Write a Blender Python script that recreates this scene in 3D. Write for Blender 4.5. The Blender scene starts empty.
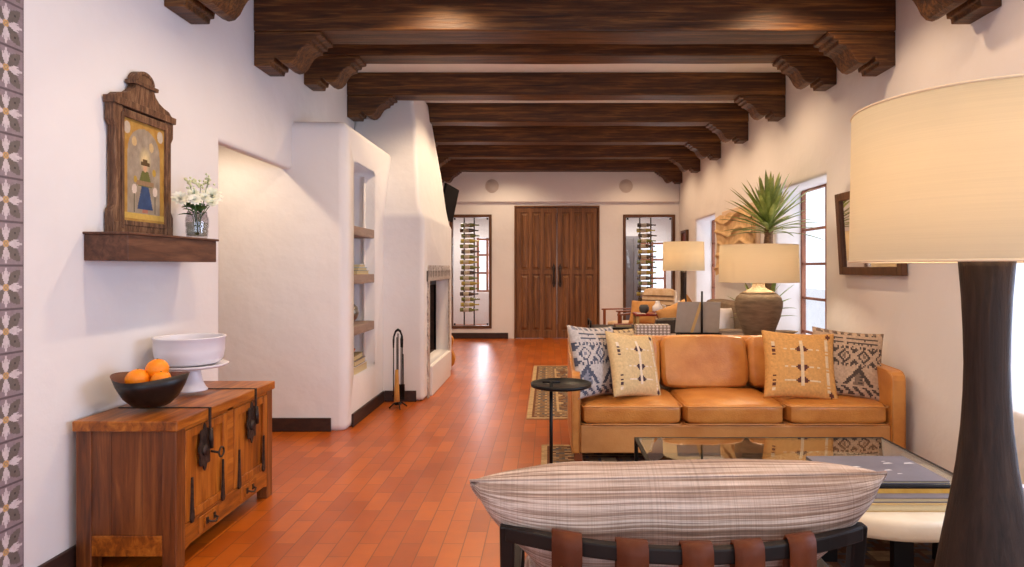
import bpy, bmesh, math, random
from mathutils import Vector, Matrix, noise
PI = math.pi
D = math.radians
scene = bpy.context.scene
C = scene.collection
random.seed(7)

# ------------------------------------------------------------------ helpers
def lin(c):
    c = c / 255.0
    return c / 12.92 if c <= 0.04045 else ((c + 0.055) / 1.055) ** 2.4
def L(r, g, b): return (lin(r), lin(g), lin(b), 1.0)

class MB:
    def __init__(s): s.v = []; s.f = []; s.m = []; s.c = []; s.s = []
    def add(s, vs, fs, mat=0, smooth=False, cols=None):
        o = len(s.v); s.v += [tuple(p) for p in vs]
        for i, f in enumerate(fs):
            s.f.append(tuple(o + k for k in f)); s.m.append(mat); s.s.append(smooth)
            s.c.append(cols[i] if cols else None)
        return s
    def box(s, x0, x1, y0, y1, z0, z1, mat=0):
        vs = [(x0,y0,z0),(x1,y0,z0),(x1,y1,z0),(x0,y1,z0),(x0,y0,z1),(x1,y0,z1),(x1,y1,z1),(x0,y1,z1)]
        return s.add(vs, [(0,3,2,1),(4,5,6,7),(0,1,5,4),(1,2,6,5),(2,3,7,6),(3,0,4,7)], mat)
    def cbox(s, c, d, mat=0):
        return s.box(c[0]-d[0]/2, c[0]+d[0]/2, c[1]-d[1]/2, c[1]+d[1]/2, c[2]-d[2]/2, c[2]+d[2]/2, mat)
    def tube(s, pts, r, n=8, mat=0, closed=False, smooth=True):
        pts = [Vector(p) for p in pts]; N = len(pts)
        rr = r if isinstance(r, (list, tuple)) else [r] * N
        vs = []; fs = []; up = None
        for i, p in enumerate(pts):
            a = pts[(i-1) % N] if (closed or i > 0) else pts[0]
            b = pts[(i+1) % N] if (closed or i < N-1) else pts[-1]
            t = (b - a).normalized()
            if up is None:
                up = Vector((0,0,1)) if abs(t.z) < .9 else Vector((0,1,0))
            u = t.cross(up)
            if u.length < 1e-6: u = t.cross(Vector((1,0,0)))
            u.normalize(); w = u.cross(t).normalized(); up = w
            for k in range(n):
                a_ = 2*PI*k/n
                vs.append(p + (u*math.cos(a_) + w*math.sin(a_)) * rr[i])
        M = N if closed else N-1
        for i in range(M):
            for k in range(n):
                j = (i+1) % N
                fs.append((i*n+k, j*n+k, j*n+(k+1)%n, i*n+(k+1)%n))
        s.add(vs, fs, mat, smooth)
        if not closed:
            o = len(s.v) - len(vs)
            s.f.append(tuple(o+k for k in range(n))); s.m.append(mat); s.s.append(False); s.c.append(None)
            s.f.append(tuple(o+(N-1)*n+k for k in reversed(range(n)))); s.m.append(mat); s.s.append(False); s.c.append(None)
        return s
    def lathe(s, prof, c=(0,0,0), n=40, mat=0, smooth=True, fx=1, fy=1):
        vs = []; fs = []
        for (r, z) in prof:
            for k in range(n):
                a = 2*PI*k/n
                vs.append((c[0]+r*math.cos(a)*fx, c[1]+r*math.sin(a)*fy, c[2]+z))
        for i in range(len(prof)-1):
            for k in range(n):
                fs.append((i*n+k, i*n+(k+1)%n, (i+1)*n+(k+1)%n, (i+1)*n+k))
        s.add(vs, fs, mat, smooth)
        for idx, rev in ((0, True), (len(prof)-1, False)):
            if prof[idx][0] > 1e-4:
                o = len(s.v) - len(vs)
                ring = [o+idx*n+k for k in range(n)]
                if prof[0] != prof[-1]:
                    s.f.append(tuple(reversed(ring) if rev else ring)); s.m.append(mat); s.s.append(False); s.c.append(None)
        return s
    def prism(s, prof, t0, t1, fn, mat=0):
        # prof: 2D points; fn(a,b,t)->xyz
        n = len(prof)
        vs = [fn(a, b, t0) for a, b in prof] + [fn(a, b, t1) for a, b in prof]
        fs = [tuple(reversed(range(n))), tuple(range(n, 2*n))] + [(i, (i+1) % n, n+(i+1) % n, n+i) for i in range(n)]
        return s.add(vs, fs, mat)
    def grid(s, fn, nu, nv, mat=0, smooth=True, paint=None):
        vs = [fn(i/nu, j/nv) for j in range(nv+1) for i in range(nu+1)]
        fs = []; cs = []
        for j in range(nv):
            for i in range(nu):
                a = j*(nu+1)+i
                fs.append((a, a+1, a+nu+2, a+nu+1))
                if paint: cs.append(paint((i+.5)/nu, (j+.5)/nv))
        return s.add(vs, fs, mat, smooth, cs if paint else None)
    def soft(s, c, d, n=7, p=6, crown=0, mat=0, rot=None, wob=0):
        # rounded, slightly puffed box
        vs = []; fs = []
        def pt(x, y, z):
            k = (abs(x)**p + abs(y)**p + abs(z)**p) ** (-1.0/p)
            x, y, z = x*k, y*k, z*k
            cr = 1 + crown*(1-x*x)*(1-y*y)
            q = Vector((x*d[0]/2, y*d[1]/2, z*d[2]/2*cr))
            if wob:
                q += noise.noise_vector(q*6 + Vector(c)*3) * wob
            if rot is not None: q = rot @ q
            return q + Vector(c)
        for ax in range(3):
            for sg in (-1, 1):
                o = len(vs)
                for j in range(n+1):
                    for i in range(n+1):
                        a = math.tan((2*i/n-1)*PI/4); b = math.tan((2*j/n-1)*PI/4)
                        q = [0,0,0]; q[ax] = sg; q[(ax+1)%3] = a; q[(ax+2)%3] = b
                        vs.append(pt(*q))
                for j in range(n):
                    for i in range(n):
                        k = o + j*(n+1)+i
                        f = (k, k+1, k+n+2, k+n+1)
                        fs.append(f if sg > 0 else tuple(reversed(f)))
        return s.add(vs, fs, mat, True)
    def xf(s, M, start=0):
        for i in range(start, len(s.v)): s.v[i] = tuple(M @ Vector(s.v[i]))
        return s
    def build(s, name, mats, parent=None, loc=(0,0,0), bevel=0, seg=2, merge=False, sub=0, world=False, recalc=False):
        me = bpy.data.meshes.new(name)
        me.from_pydata(s.v, [], s.f)
        if not isinstance(mats, (list, tuple)): mats = [mats]
        for m in mats: me.materials.append(m)
        me.polygons.foreach_set('material_index', s.m)
        me.polygons.foreach_set('use_smooth', s.s)
        if any(c is not None for c in s.c):
            at = me.color_attributes.new('Col', 'FLOAT_COLOR', 'CORNER')
            buf = []
            for f, c in zip(s.f, s.c):
                c = c or (1,1,1,1)
                buf += list(c) * len(f)
            at.data.foreach_set('color', buf)
        me.update()
        if merge or recalc:
            bm = bmesh.new(); bm.from_mesh(me)
            if merge: bmesh.ops.remove_doubles(bm, verts=bm.verts, dist=1e-4)
            bmesh.ops.recalc_face_normals(bm, faces=bm.faces)
            bm.to_mesh(me); bm.free()
        o = bpy.data.objects.new(name, me); C.objects.link(o)
        o.location = loc
        if world and parent: me.transform(Matrix.Translation(-Vector(parent.location)))
        elif world:
            me.transform(Matrix.Translation(-Vector(loc)))
        if parent: o.parent = parent
        if bevel:
            b = o.modifiers.new('bevel', 'BEVEL'); b.width = bevel; b.segments = seg; b.limit_method = 'ANGLE'; b.angle_limit = math.radians(35)
            b.harden_normals = False
        if sub:
            m = o.modifiers.new('sub', 'SUBSURF'); m.levels = sub; m.render_levels = sub
        return o

def tag(o, label, cat, group=None, kind=None):
    if label: o['label'] = label
    if cat: o['category'] = cat
    if group: o['group'] = group
    if kind: o['kind'] = kind
    return o
def thing(name, label, cat, loc=(0,0,0), rz=0, group=None, kind=None):
    o = bpy.data.objects.new(name, None); C.objects.link(o); o.empty_display_size = .1
    o.location = loc; o.rotation_euler = (0,0,rz)
    return tag(o, label, cat, group, kind)
def struct(o):
    o['kind'] = 'structure'; return o
def dup(o, loc=None, rz=None, label=None, parent=None):
    c = o.copy(); C.objects.link(c)
    if parent is not None: c.parent = parent
    if loc is not None: c.location = loc
    if rz is not None: c.rotation_euler = (0,0,rz)
    if label: c['label'] = label
    for ch in list(o.children): dup(ch, parent=c)
    return c
def rotx(a): return Matrix.Rotation(a, 4, 'X')
def roty(a): return Matrix.Rotation(a, 4, 'Y')
def rotz(a): return Matrix.Rotation(a, 4, 'Z')
def T(x, y, z): return Matrix.Translation((x, y, z))

# ------------------------------------------------------------------ materials
def newmat(name):
    m = bpy.data.materials.new(name); m.use_nodes = True
    nt = m.node_tree; b = nt.nodes['Principled BSDF']
    return m, nt, b
def N(nt, t, **kw):
    n = nt.nodes.new(t)
    for k, v in kw.items(): setattr(n, k, v)
    return n
def coords(nt, scale=(1,1,1), rot=(0,0,0)):
    tc = N(nt, 'ShaderNodeTexCoord'); mp = N(nt, 'ShaderNodeMapping')
    mp.inputs['Scale'].default_value = scale; mp.inputs['Rotation'].default_value = rot
    nt.links.new(tc.outputs['Object'], mp.inputs['Vector'])
    return mp.outputs['Vector']
def ramp(nt, fac, stops):
    r = N(nt, 'ShaderNodeValToRGB'); e = r.color_ramp.elements
    while len(e) < len(stops): e.new(.5)
    for i, (p, c) in enumerate(stops): e[i].position = p; e[i].color = c
    nt.links.new(fac, r.inputs['Fac']); return r.outputs['Color']
def bump(nt, b, h, strength=.3, dist=.01):
    n = N(nt, 'ShaderNodeBump'); n.inputs['Strength'].default_value = strength; n.inputs['Distance'].default_value = dist
    nt.links.new(h, n.inputs['Height']); nt.links.new(n.outputs['Normal'], b.inputs['Normal'])
def noisetex(nt, vec, scale=5, detail=4, rough=.5, dist=0):
    n = N(nt, 'ShaderNodeTexNoise'); n.inputs['Scale'].default_value = scale; n.inputs['Detail'].default_value = detail
    n.inputs['Roughness'].default_value = rough; n.inputs['Distortion'].default_value = dist
    nt.links.new(vec, n.inputs['Vector']); return n.outputs['Fac']
def plain(name, col, rough=.5, metal=0, c2=None, scale=8, bmp=0, bscale=40, sc=(1,1,1), spec=None, trans=0, coat=0):
    m, nt, b = newmat(name)
    b.inputs['Base Color'].default_value = col; b.inputs['Roughness'].default_value = rough; b.inputs['Metallic'].default_value = metal
    if spec is not None: b.inputs['Specular IOR Level'].default_value = spec
    if trans: b.inputs['Transmission Weight'].default_value = trans
    if coat: b.inputs['Coat Weight'].default_value = coat; b.inputs['Coat Roughness'].default_value = .15
    v = coords(nt, sc)
    if c2:
        f = noisetex(nt, v, scale, 5, .6)
        nt.links.new(ramp(nt, f, [(.35, col), (.68, c2)]), b.inputs['Base Color'])
    else:
        f = noisetex(nt, v, scale, 3, .5)
        c3 = tuple(min(1, x*.9) for x in col[:3]) + (1,)
        nt.links.new(ramp(nt, f, [(.3, col), (.75, c3)]), b.inputs['Base Color'])
    if bmp: bump(nt, b, noisetex(nt, v, bscale, 4), bmp)
    return m
def wood(name, dark, mid, light, sc, rough=.45, spec=.4, bmp=.15, scale=2.2):
    m, nt, b = newmat(name)
    v = coords(nt, sc)
    f = noisetex(nt, v, scale, 8, .65, .7)
    f2 = noisetex(nt, coords(nt, tuple(x*.35 for x in sc)), scale, 3, .5, .3)
    mx = N(nt, 'ShaderNodeMath', operation='MULTIPLY_ADD'); nt.links.new(f, mx.inputs[0]); mx.inputs[1].default_value = .65
    ml = N(nt, 'ShaderNodeMath', operation='MULTIPLY'); nt.links.new(f2, ml.inputs[0]); ml.inputs[1].default_value = .35
    nt.links.new(ml.outputs[0], mx.inputs[2])
    nt.links.new(ramp(nt, mx.outputs[0], [(.34, dark), (.5, mid), (.66, light)]), b.inputs['Base Color'])
    b.inputs['Roughness'].default_value = rough; b.inputs['Specular IOR Level'].default_value = spec
    bump(nt, b, f, bmp, .01)
    return m
def colmat(name, rough=.8, bmp=.2, bscale=220, sheen=0, spec=.3):
    m, nt, b = newmat(name)
    a = N(nt, 'ShaderNodeAttribute'); a.attribute_name = 'Col'
    mx = N(nt, 'ShaderNodeMixRGB', blend_type='MULTIPLY'); mx.inputs['Fac'].default_value = 1
    f = noisetex(nt, coords(nt), 60, 4, .6)
    nt.links.new(a.outputs['Color'], mx.inputs['Color1']); nt.links.new(ramp(nt, f, [(.3, (.8,.8,.8,1)), (.7, (1,1,1,1))]), mx.inputs['Color2'])
    nt.links.new(mx.outputs['Color'], b.inputs['Base Color'])
    b.inputs['Roughness'].default_value = rough; b.inputs['Specular IOR Level'].default_value = spec
    if bmp: bump(nt, b, noisetex(nt, coords(nt), bscale, 2), bmp, .003)
    return m
def glass(name, tint=(1,1,1,1), gloss=.12, rough=.02, edge=.55, power=4.5):
    m = bpy.data.materials.new(name); m.use_nodes = True; nt = m.node_tree; nt.nodes.clear()
    out = N(nt, 'ShaderNodeOutputMaterial'); mix = N(nt, 'ShaderNodeMixShader')
    tr = N(nt, 'ShaderNodeBsdfTransparent'); gl = N(nt, 'ShaderNodeBsdfGlossy'); lw = N(nt, 'ShaderNodeLayerWeight'); lw.inputs['Blend'].default_value = .5; pw = N(nt, 'ShaderNodeMath', operation='POWER'); pw.inputs[1].default_value = power; fr = N(nt, 'ShaderNodeMath', operation='MULTIPLY_ADD'); nt.links.new(lw.outputs['Facing'], pw.inputs[0]); nt.links.new(pw.outputs[0], fr.inputs[0]); fr.inputs[1].default_value = edge; fr.inputs[2].default_value = .02+gloss*.15; fr.use_clamp = True
    tr.inputs['Color'].default_value = tint; gl.inputs['Roughness'].default_value = rough
    nt.links.new(fr.outputs[0], mix.inputs[0]); nt.links.new(tr.outputs[0], mix.inputs[1]); nt.links.new(gl.outputs[0], mix.inputs[2])
    nt.links.new(mix.outputs[0], out.inputs['Surface']); return m
def shade_mat(name, col, strength):
    # linen shade: lets the bulb's light through and glows
    m = bpy.data.materials.new(name); m.use_nodes = True; nt = m.node_tree; nt.nodes.clear()
    out = N(nt, 'ShaderNodeOutputMaterial')
    d = N(nt, 'ShaderNodeBsdfDiffuse'); t = N(nt, 'ShaderNodeBsdfTranslucent'); mix = N(nt, 'ShaderNodeMixShader'); mix.inputs[0].default_value = .5
    e = N(nt, 'ShaderNodeEmission'); add = N(nt, 'ShaderNodeAddShader')
    w = noisetex(nt, coords(nt, (1,1,160)), 3, 3, .6)
    cc = ramp(nt, w, [(.3, tuple(x*.93 for x in col[:3])+(1,)), (.7, col)])
    for n in (d, t): nt.links.new(cc, n.inputs['Color'])
    e.inputs['Color'].default_value = (1, .74, .46, 1); e.inputs['Strength'].default_value = strength
    nt.links.new(d.outputs[0], mix.inputs[1]); nt.links.new(t.outputs[0], mix.inputs[2])
    nt.links.new(mix.outputs[0], add.inputs[0]); nt.links.new(e.outputs[0], add.inputs[1])
    nt.links.new(add.outputs[0], out.inputs['Surface']); return m

def plaster(name, col):
    m, nt, b = newmat(name)
    v = coords(nt)
    f = noisetex(nt, v, 1.3, 3, .5)
    c2 = tuple(x*.95 for x in col[:3]) + (1,)
    nt.links.new(ramp(nt, f, [(.3, col), (.7, c2)]), b.inputs['Base Color'])
    b.inputs['Roughness'].default_value = .75; b.inputs['Specular IOR Level'].default_value = .25
    bump(nt, b, noisetex(nt, v, 2.6, 5, .5), .35, .05)
    return m

M = {}
M['plaster'] = plaster('plaster', L(226,224,225))
M['ceil'] = plaster('ceiling_plaster', L(240,234,230))
M['outdoor'] = plain('outdoor_white', L(245,245,248), .9)
M['beam'] = wood('beam_wood', L(30,15,5), L(76,43,15), L(134,90,42), (.9, 17, 17), .5, .4, .5)
M['darkwood'] = wood('dark_wood', L(30,18,13), L(52,33,24), L(74,48,34), (9, 9, 1.5), .45)
M['base'] = wood('baseboard_wood', L(36,22,18), L(52,32,26), L(66,42,32), (6, 2, 12), .5)
M['doorwood'] = wood('door_wood', L(72,44,22), L(112,72,38), L(146,98,56), (22, 22, 1.1), .45)
M['mantel'] = wood('mantel_wood', L(54,32,22), L(88,56,40), L(116,80,58), (14, 1.6, 14), .5)
M['retablo'] = wood('retablo_wood', L(46,29,20), L(100,69,48), L(150,116,86), (26, 26, 5), .55, .3, .4)
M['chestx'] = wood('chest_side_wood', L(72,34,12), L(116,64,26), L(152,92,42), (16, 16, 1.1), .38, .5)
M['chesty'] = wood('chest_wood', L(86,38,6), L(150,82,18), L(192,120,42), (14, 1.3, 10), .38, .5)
M['chestd'] = wood('chest_door_wood', L(86,38,6), L(150,82,18), L(192,120,42), (14, 12, 1.2), .38, .5)
M['iron'] = plain('aged_iron', L(44,36,34), .55, .6, L(76,62,54), 30, .4, 60)
M['black'] = plain('black_metal', L(12,11,12), .45, .2, spec=.3)
M['lampwood'] = wood('lamp_column_wood', L(30,21,16), L(46,33,26), L(62,46,36), (30, 30, 1.4), .55, .2, .3)
M['strap'] = plain('strap_leather', L(98,46,14), .6, 0, L(72,30,8), 5, .06, 120, spec=.25)
M['frameblack'] = plain('chair_frame_wood', L(20,15,13), .5, 0, L(30,22,18), 12, spec=.25)
M['wfr'] = wood('window_frame_wood', L(96,52,34), L(138,84,58), L(165,105,74), (8, 8, 2), .5)
M['dfr'] = wood('dark_window_frame_wood', L(60,36,22), L(88,56,34), L(108,72,46), (8, 8, 2), .5)
M['glass'] = glass('window_glass')
M['tableglass'] = glass('table_glass', (.80,.79,.74,1), .3, .01, 1.0, 3)
M['cream'] = plain('cream_marble', L(214,200,172), .45, 0, L(198,182,154), 4, .1, 20)
M['white'] = plain('white_ceramic', L(232,230,236), .25, 0, None, 6, 0)
M['orange'] = plain('orange_peel', L(250,150,8), .45, 0, L(240,132,4), 14, .3, 150)
M['bowl'] = wood('bowl_dark', L(14,9,9), L(24,16,15), L(34,24,22), (6, 6, 20), .4)
M['bowlin'] = plain('bowl_inner', L(112,62,38), .5, 0, L(84,46,28), 10)
M['jar'] = glass('jar_glass', (.84,.83,.84,1), .25, .03)
M['leafd'] = plain('leaf_green', L(58,92,42), .5, 0, L(86,124,52), 12)
M['petal'] = plain('white_petal', L(238,238,228), .6, 0, L(222,226,198), 14)
M['leather'] = plain('tan_leather', L(204,140,70), .28, 0, L(178,110,46), 5, .25, 90, spec=.5)
M['leather2'] = plain('tan_leather_smooth', L(204,148,88), .32, 0, L(186,126,68), 4, .2, 90, spec=.5)
M['brownleg'] = wood('sofa_leg_wood', L(80,40,18), L(120,62,30), L(140,78,40), (8, 8, 2), .4)
M['col'] = colmat('woven_pattern')
M['tilem'] = colmat('glazed_tile', .35, .08, 60, spec=.5)
M['paint'] = colmat('painted_board', .5, .1, 60)
M['rugm'] = colmat('rug_pile', .95, .6, 200, spec=.1)
M['trim_tile'] = plain('trim_tile', L(200,190,184), .4, 0, L(140,128,120), 34)
M['darkband'] = plain('dark_stone', L(92,84,80), .6)
M['terracotta_pot'] = plain('pot', L(150,130,110), .8)
M['clay'] = plain('rough_clay', L(136,116,92), .85, 0, L(104,88,68), 9, .8, 70, sc=(1,1,5))
M['clayneck'] = plain('pale_clay', L(164,142,112), .85, 0, L(140,118,92), 12, .6, 60)
M['grey'] = plain('grey_linen', L(150,142,132), .85, 0, None, 20, .2, 300)
M['travertine'] = plain('carved_sandstone', L(214,182,136), .8, 0, L(192,158,112), 10, .3, 60)
M['paleback'] = plain('pale_backing', L(214,192,170), .8)
M['yleaf'] = plain('yucca_leaf', L(100,122,48), .45, 0, L(158,170,92), 9, spec=.5)
M['trunk'] = plain('yucca_trunk', L(150,116,84), .85, 0, L(96,70,50), 26, .8, 40, sc=(1,1,3))
M['shelf'] = wood('shelf_wood', L(112,92,80), L(138,116,102), L(158,136,120), (8, 1.5, 8), .55)
M['steel'] = plain('bright_steel', L(170,170,172), .2, 1)
M['silver'] = plain('patina_silver', L(150,146,138), .28, .9, L(90,84,74), 14)
M['gold'] = plain('gold_edge', L(196,148,58), .4, .2, L(216,172,84), 14)
M['bookgrey'] = plain('book_grey', L(96,92,98), .45, 0, L(110,106,112), 6)
M['page'] = plain('book_pages', L(206,190,150), .7, 0, L(186,168,128), 60, sc=(1,1,30))
M['olive'] = plain('book_olive', L(136,122,84), .6)
M['tan'] = plain('book_tan', L(186,154,98), .6)
M['taupe'] = plain('taupe_fabric', L(128,108,90), .9, 0, L(112,94,78), 9, .3, 200)
M['whitefab'] = plain('white_fabric', L(232,226,226), .9, 0, None, 9, .2, 150)
M['goldfab'] = plain('golden_fabric', L(192,142,84), .85, 0, L(170,120,66), 9, .2, 150)
M['tanfab'] = plain('sand_fabric', L(212,190,164), .9, 0, L(190,158,124), 9, .2, 150)
M['darkleather'] = plain('dark_leather', L(48,34,24), .5, 0, L(36,26,20), 9, .2, 80)
M['redlac'] = plain('red_lacquer', L(140,36,26), .3, 0, L(110,26,20), 9)
M['screen'] = plain('tv_screen', L(6,6,8), .6, 0, spec=.1); M['tvb'] = plain('tv_plastic', L(8,8,9), .7, 0, spec=.1)
M['bristle'] = plain('broom_straw', L(212,160,84), .8, 0, L(180,126,58), 40, .6, 90, sc=(6,6,.6))
M['firebrick'] = plain('soot_brick', L(70,52,44), .9, 0, L(44,34,30), 9, .5, 30)
M['speaker'] = plain('speaker_grille', L(196,186,182), .7, 0, None, 60, .3, 400)
M['bottleg'] = plain('bottle_green', L(96,108,38), .15, 0, L(110,118,40), 6, spec=.6)
M['bottley'] = plain('bottle_yellow', L(186,172,62), .15, 0, L(178,160,72), 6, spec=.6)
M['bottled'] = plain('bottle_dark', L(52,40,32), .15, 0, L(80,62,50), 6, spec=.6)
M['label'] = plain('bottle_label', L(206,196,172), .7)
M['cabgrey'] = plain('grey_cabinet', L(104,98,102), .6)
M['blackpot'] = plain('charcoal_pot', L(58,60,66), .6)
M['guitar'] = wood('guitar_wood', L(170,104,36), L(206,140,58), L(226,164,84), (6,6,2), .3)
M['tanrim'] = plain('tan_rim', L(178,98,48), .45)
M['bluepage'] = plain('pale_cover', L(212,206,214), .5, 0, L(186,186,204), 5)
M['outfloor'] = plain('patio', L(190,150,130), .8)

# terracotta brick floor
def floor_mat():
    m, nt, b = newmat('terracotta_brick')
    v = coords(nt, (1,1,1), (0,0,PI/2))
    br = N(nt, 'ShaderNodeTexBrick'); br.offset = .5; br.offset_frequency = 2
    for k, x in (('Scale',1.0),('Mortar Size',.0028),('Mortar Smooth',.15),('Bias',0.0),('Brick Width',.30),('Row Height',.107)): br.inputs[k].default_value = x
    br.inputs['Color1'].default_value = L(186,96,20); br.inputs['Color2'].default_value = L(160,76,14); br.inputs['Mortar'].default_value = L(122,64,28)
    nt.links.new(v, br.inputs['Vector'])
    f = noisetex(nt, coords(nt), 1.6, 4, .6)
    f2 = noisetex(nt, coords(nt), 14, 5, .6)
    mx = N(nt, 'ShaderNodeMixRGB', blend_type='MULTIPLY'); mx.inputs[0].default_value = .9
    nt.links.new(br.outputs['Color'], mx.inputs[1]); nt.links.new(ramp(nt, f, [(.3,(.82,.76,.7,1)),(.7,(1.08,1.08,1.08,1))]), mx.inputs[2])
    mx2 = N(nt, 'ShaderNodeMixRGB', blend_type='MULTIPLY'); mx2.inputs[0].default_value = .7
    nt.links.new(mx.outputs[0], mx2.inputs[1]); nt.links.new(ramp(nt, f2, [(.3,(.85,.82,.8,1)),(.7,(1.05,1.05,1.05,1))]), mx2.inputs[2])
    nt.links.new(mx2.outputs[0], b.inputs['Base Color'])
    rr = N(nt, 'ShaderNodeMapRange'); rr.inputs['To Min'].default_value = .24; rr.inputs['To Max'].default_value = .40
    nt.links.new(f2, rr.inputs['Value']); nt.links.new(rr.outputs[0], b.inputs['Roughness'])
    b.inputs['Specular IOR Level'].default_value = .5
    inv = N(nt, 'ShaderNodeMath', operation='SUBTRACT'); inv.inputs[0].default_value = 1; nt.links.new(br.outputs['Fac'], inv.inputs[1])
    ad = N(nt, 'ShaderNodeMath', operation='MULTIPLY_ADD'); nt.links.new(f2, ad.inputs[0]); ad.inputs[1].default_value = .25; nt.links.new(inv.outputs[0], ad.inputs[2])
    bump(nt, b, ad.outputs[0], .2, .003)
    return m
M['floor'] = floor_mat()

def plaid(name):
    m, nt, b = newmat(name)
    hs = noisetex(nt, coords(nt, (.05, 1, 24)), 1.7, 6, .8)
    sl = noisetex(nt, coords(nt, (5, 4, 130)), 1.5, 2, .6)
    vs = noisetex(nt, coords(nt, (150, 1, .6)), 1.5, 4, .8)
    c = ramp(nt, hs, [(.36, L(112,90,78)), (.44, L(154,130,114)), (.50, L(206,190,178)), (.55, L(136,112,98)), (.62, L(184,162,146)), (.70, L(120,98,84))])
    mx = N(nt, 'ShaderNodeMixRGB', blend_type='MULTIPLY'); mx.inputs[0].default_value = 1
    nt.links.new(c, mx.inputs[1]); nt.links.new(ramp(nt, vs, [(.36,(.82,.81,.80,1)),(.55,(1.04,1.03,1.02,1))]), mx.inputs[2])
    mx2 = N(nt, 'ShaderNodeMixRGB', blend_type='MULTIPLY'); mx2.inputs[0].default_value = 1
    nt.links.new(mx.outputs[0], mx2.inputs[1]); nt.links.new(ramp(nt, sl, [(.3,(.82,.80,.78,1)),(.6,(1.05,1.05,1.05,1))]), mx2.inputs[2])
    nt.links.new(mx2.outputs[0], b.inputs['Base Color']); b.inputs['Roughness'].default_value = .9; b.inputs['Specular IOR Level'].default_value = .15
    bump(nt, b, sl, .4, .004)
    return m
M['plaid'] = plaid('tan_plaid')

# ------------------------------------------------------------------ camera
cam = bpy.data.cameras.new('camera'); cam.sensor_width = 36; cam.lens = 650/1024*36
cam.shift_x = -36/1024; cam.shift_y = -15.5/1024; cam.clip_start = .05
co = bpy.data.objects.new('camera', cam); C.objects.link(co); co.location = (0,0,1.4); co.rotation_euler = (PI/2,0,0)
scene.camera = co
def P(x, y, Y): return ((x-548)*Y/650, Y, 1.4-(y-268)*Y/650)

XL, XR, YF, YB, ZC = -2.2, 2.6, 12.9, -3.4, 3.54

# ------------------------------------------------------------------ room shell
def wall_grid(name, axis, pos, th, u0, u1, z0, z1, holes, mat, bevel=.03, extra_u=(), seg=4):
    us = sorted({u0, u1, *extra_u, *[h[0] for h in holes], *[h[1] for h in holes]})
    zs = sorted({z0, z1, *[h[2] for h in holes], *[h[3] for h in holes]})
    inh = lambda u, z: any(h[0] < u < h[1] and h[2] < z < h[3] for h in holes)
    mb = MB()
    P3 = (lambda u, z, d: (pos+d, u, z)) if axis == 'x' else (lambda u, z, d: (u, pos+d, z))
    solid = lambda i, j: 0 <= i < len(us)-1 and 0 <= j < len(zs)-1 and not inh((us[i]+us[i+1])/2, (zs[j]+zs[j+1])/2)
    for i in range(len(us)-1):
        for j in range(len(zs)-1):
            if not solid(i, j): continue
            a, b, c, d = us[i], us[i+1], zs[j], zs[j+1]
            for D in (0, th): mb.add([P3(a,c,D),P3(b,c,D),P3(b,d,D),P3(a,d,D)], [(0,1,2,3)])
            for di, dj, q in ((-1,0,[(a,c),(a,d)]),(1,0,[(b,c),(b,d)]),(0,-1,[(a,c),(b,c)]),(0,1,[(a,d),(b,d)])):
                if not solid(i+di, j+dj):
                    mb.add([P3(*q[0],0),P3(*q[1],0),P3(*q[1],th),P3(*q[0],th)], [(0,1,2,3)])
    o = mb.build(name, mat, merge=True, bevel=bevel, seg=seg)
    for p in o.data.polygons: p.use_smooth = True
    return struct(o)

fl = MB().box(-5.2, 4.4, -3.6, 17.2, -.12, 0).build('floor', M['floor']); struct(fl)
struct(MB().box(-4.9, 3.0, -3.5, 13.1, ZC, ZC+.12).build('ceiling', M['ceil']))
wall_grid('wall_left', 'x', XL, -.1, YB, 13.0, -.02, ZC, [(4.36, 5.9, -.05, 2.25)], M['plaster'], .03)
WIN_A = (6.1, 7.45, .35, 2.28); WIN_B = (10.15, 11.5, .45, 2.24); WIN_C = (1.75, 3.68, .60, 2.35); WIN_FILL = (-2.4, .6, .6, 2.5)  # last opening is out of view, added only for lighting
wall_grid('wall_right', 'x', XR, .36, YB, 13.0, -.02, ZC, [WIN_A, WIN_B, WIN_C, WIN_FILL], M['plaster'], .045)
GL = (-1.95, -1.118, .2, 2.46); GR = (1.49, 2.52, .2, 2.46); DR = (-.667, 1.02, -.05, 2.636)
wall_grid('wall_far', 'y', YF, .2, -2.5, 2.96, -.02, ZC, [GL, GR, DR], M['plaster'], .008)
wall_grid('wall_back', 'y', YB, -.2, -2.5, 2.96, -.02, ZC, [(-1.6, 1.9, .3, 2.6)], M['plaster'], .03)  # opening added behind the camera to admit frontal fill
# upper band of the far wall standing slightly proud
struct(MB().box(-2.2, 2.6, 12.83, 12.9, 2.70, ZC).build('trim_1', M['plaster'], bevel=.02, seg=3))
# hall behind the left wall
hall = MB(); hall.box(-4.9, -4.7, 3.2, 5.7, 0, 3.0); hall.box(-4.7, -2.3, 3.2, 3.35, 0, 3.0); hall.box(-4.9, -2.3, 3.2, 7.2, 3.0, 3.1)
struct(hall.build('wall_hall', M['plaster']))
# rooms behind the far glass
rm = wall_grid('wall_beyond', 'y', 16.2, .15, -4.3, 4.3, -.02, 3.3, [(-1.78,-1.25,.8,2.15),(2.25,2.95,.65,2.05)], M['plaster'], .01)
r2 = MB(); r2.box(-4.4,-4.3,13.1,16.3,0,3.3); r2.box(4.3,4.4,13.1,16.3,0,3.3); r2.box(-4.4,4.4,13.1,16.3,3.3,3.4); r2.box(-.1,.1,13.2,16.2,0,3.3)
struct(r2.build('wall_beyond_side', M['plaster']))

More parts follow.
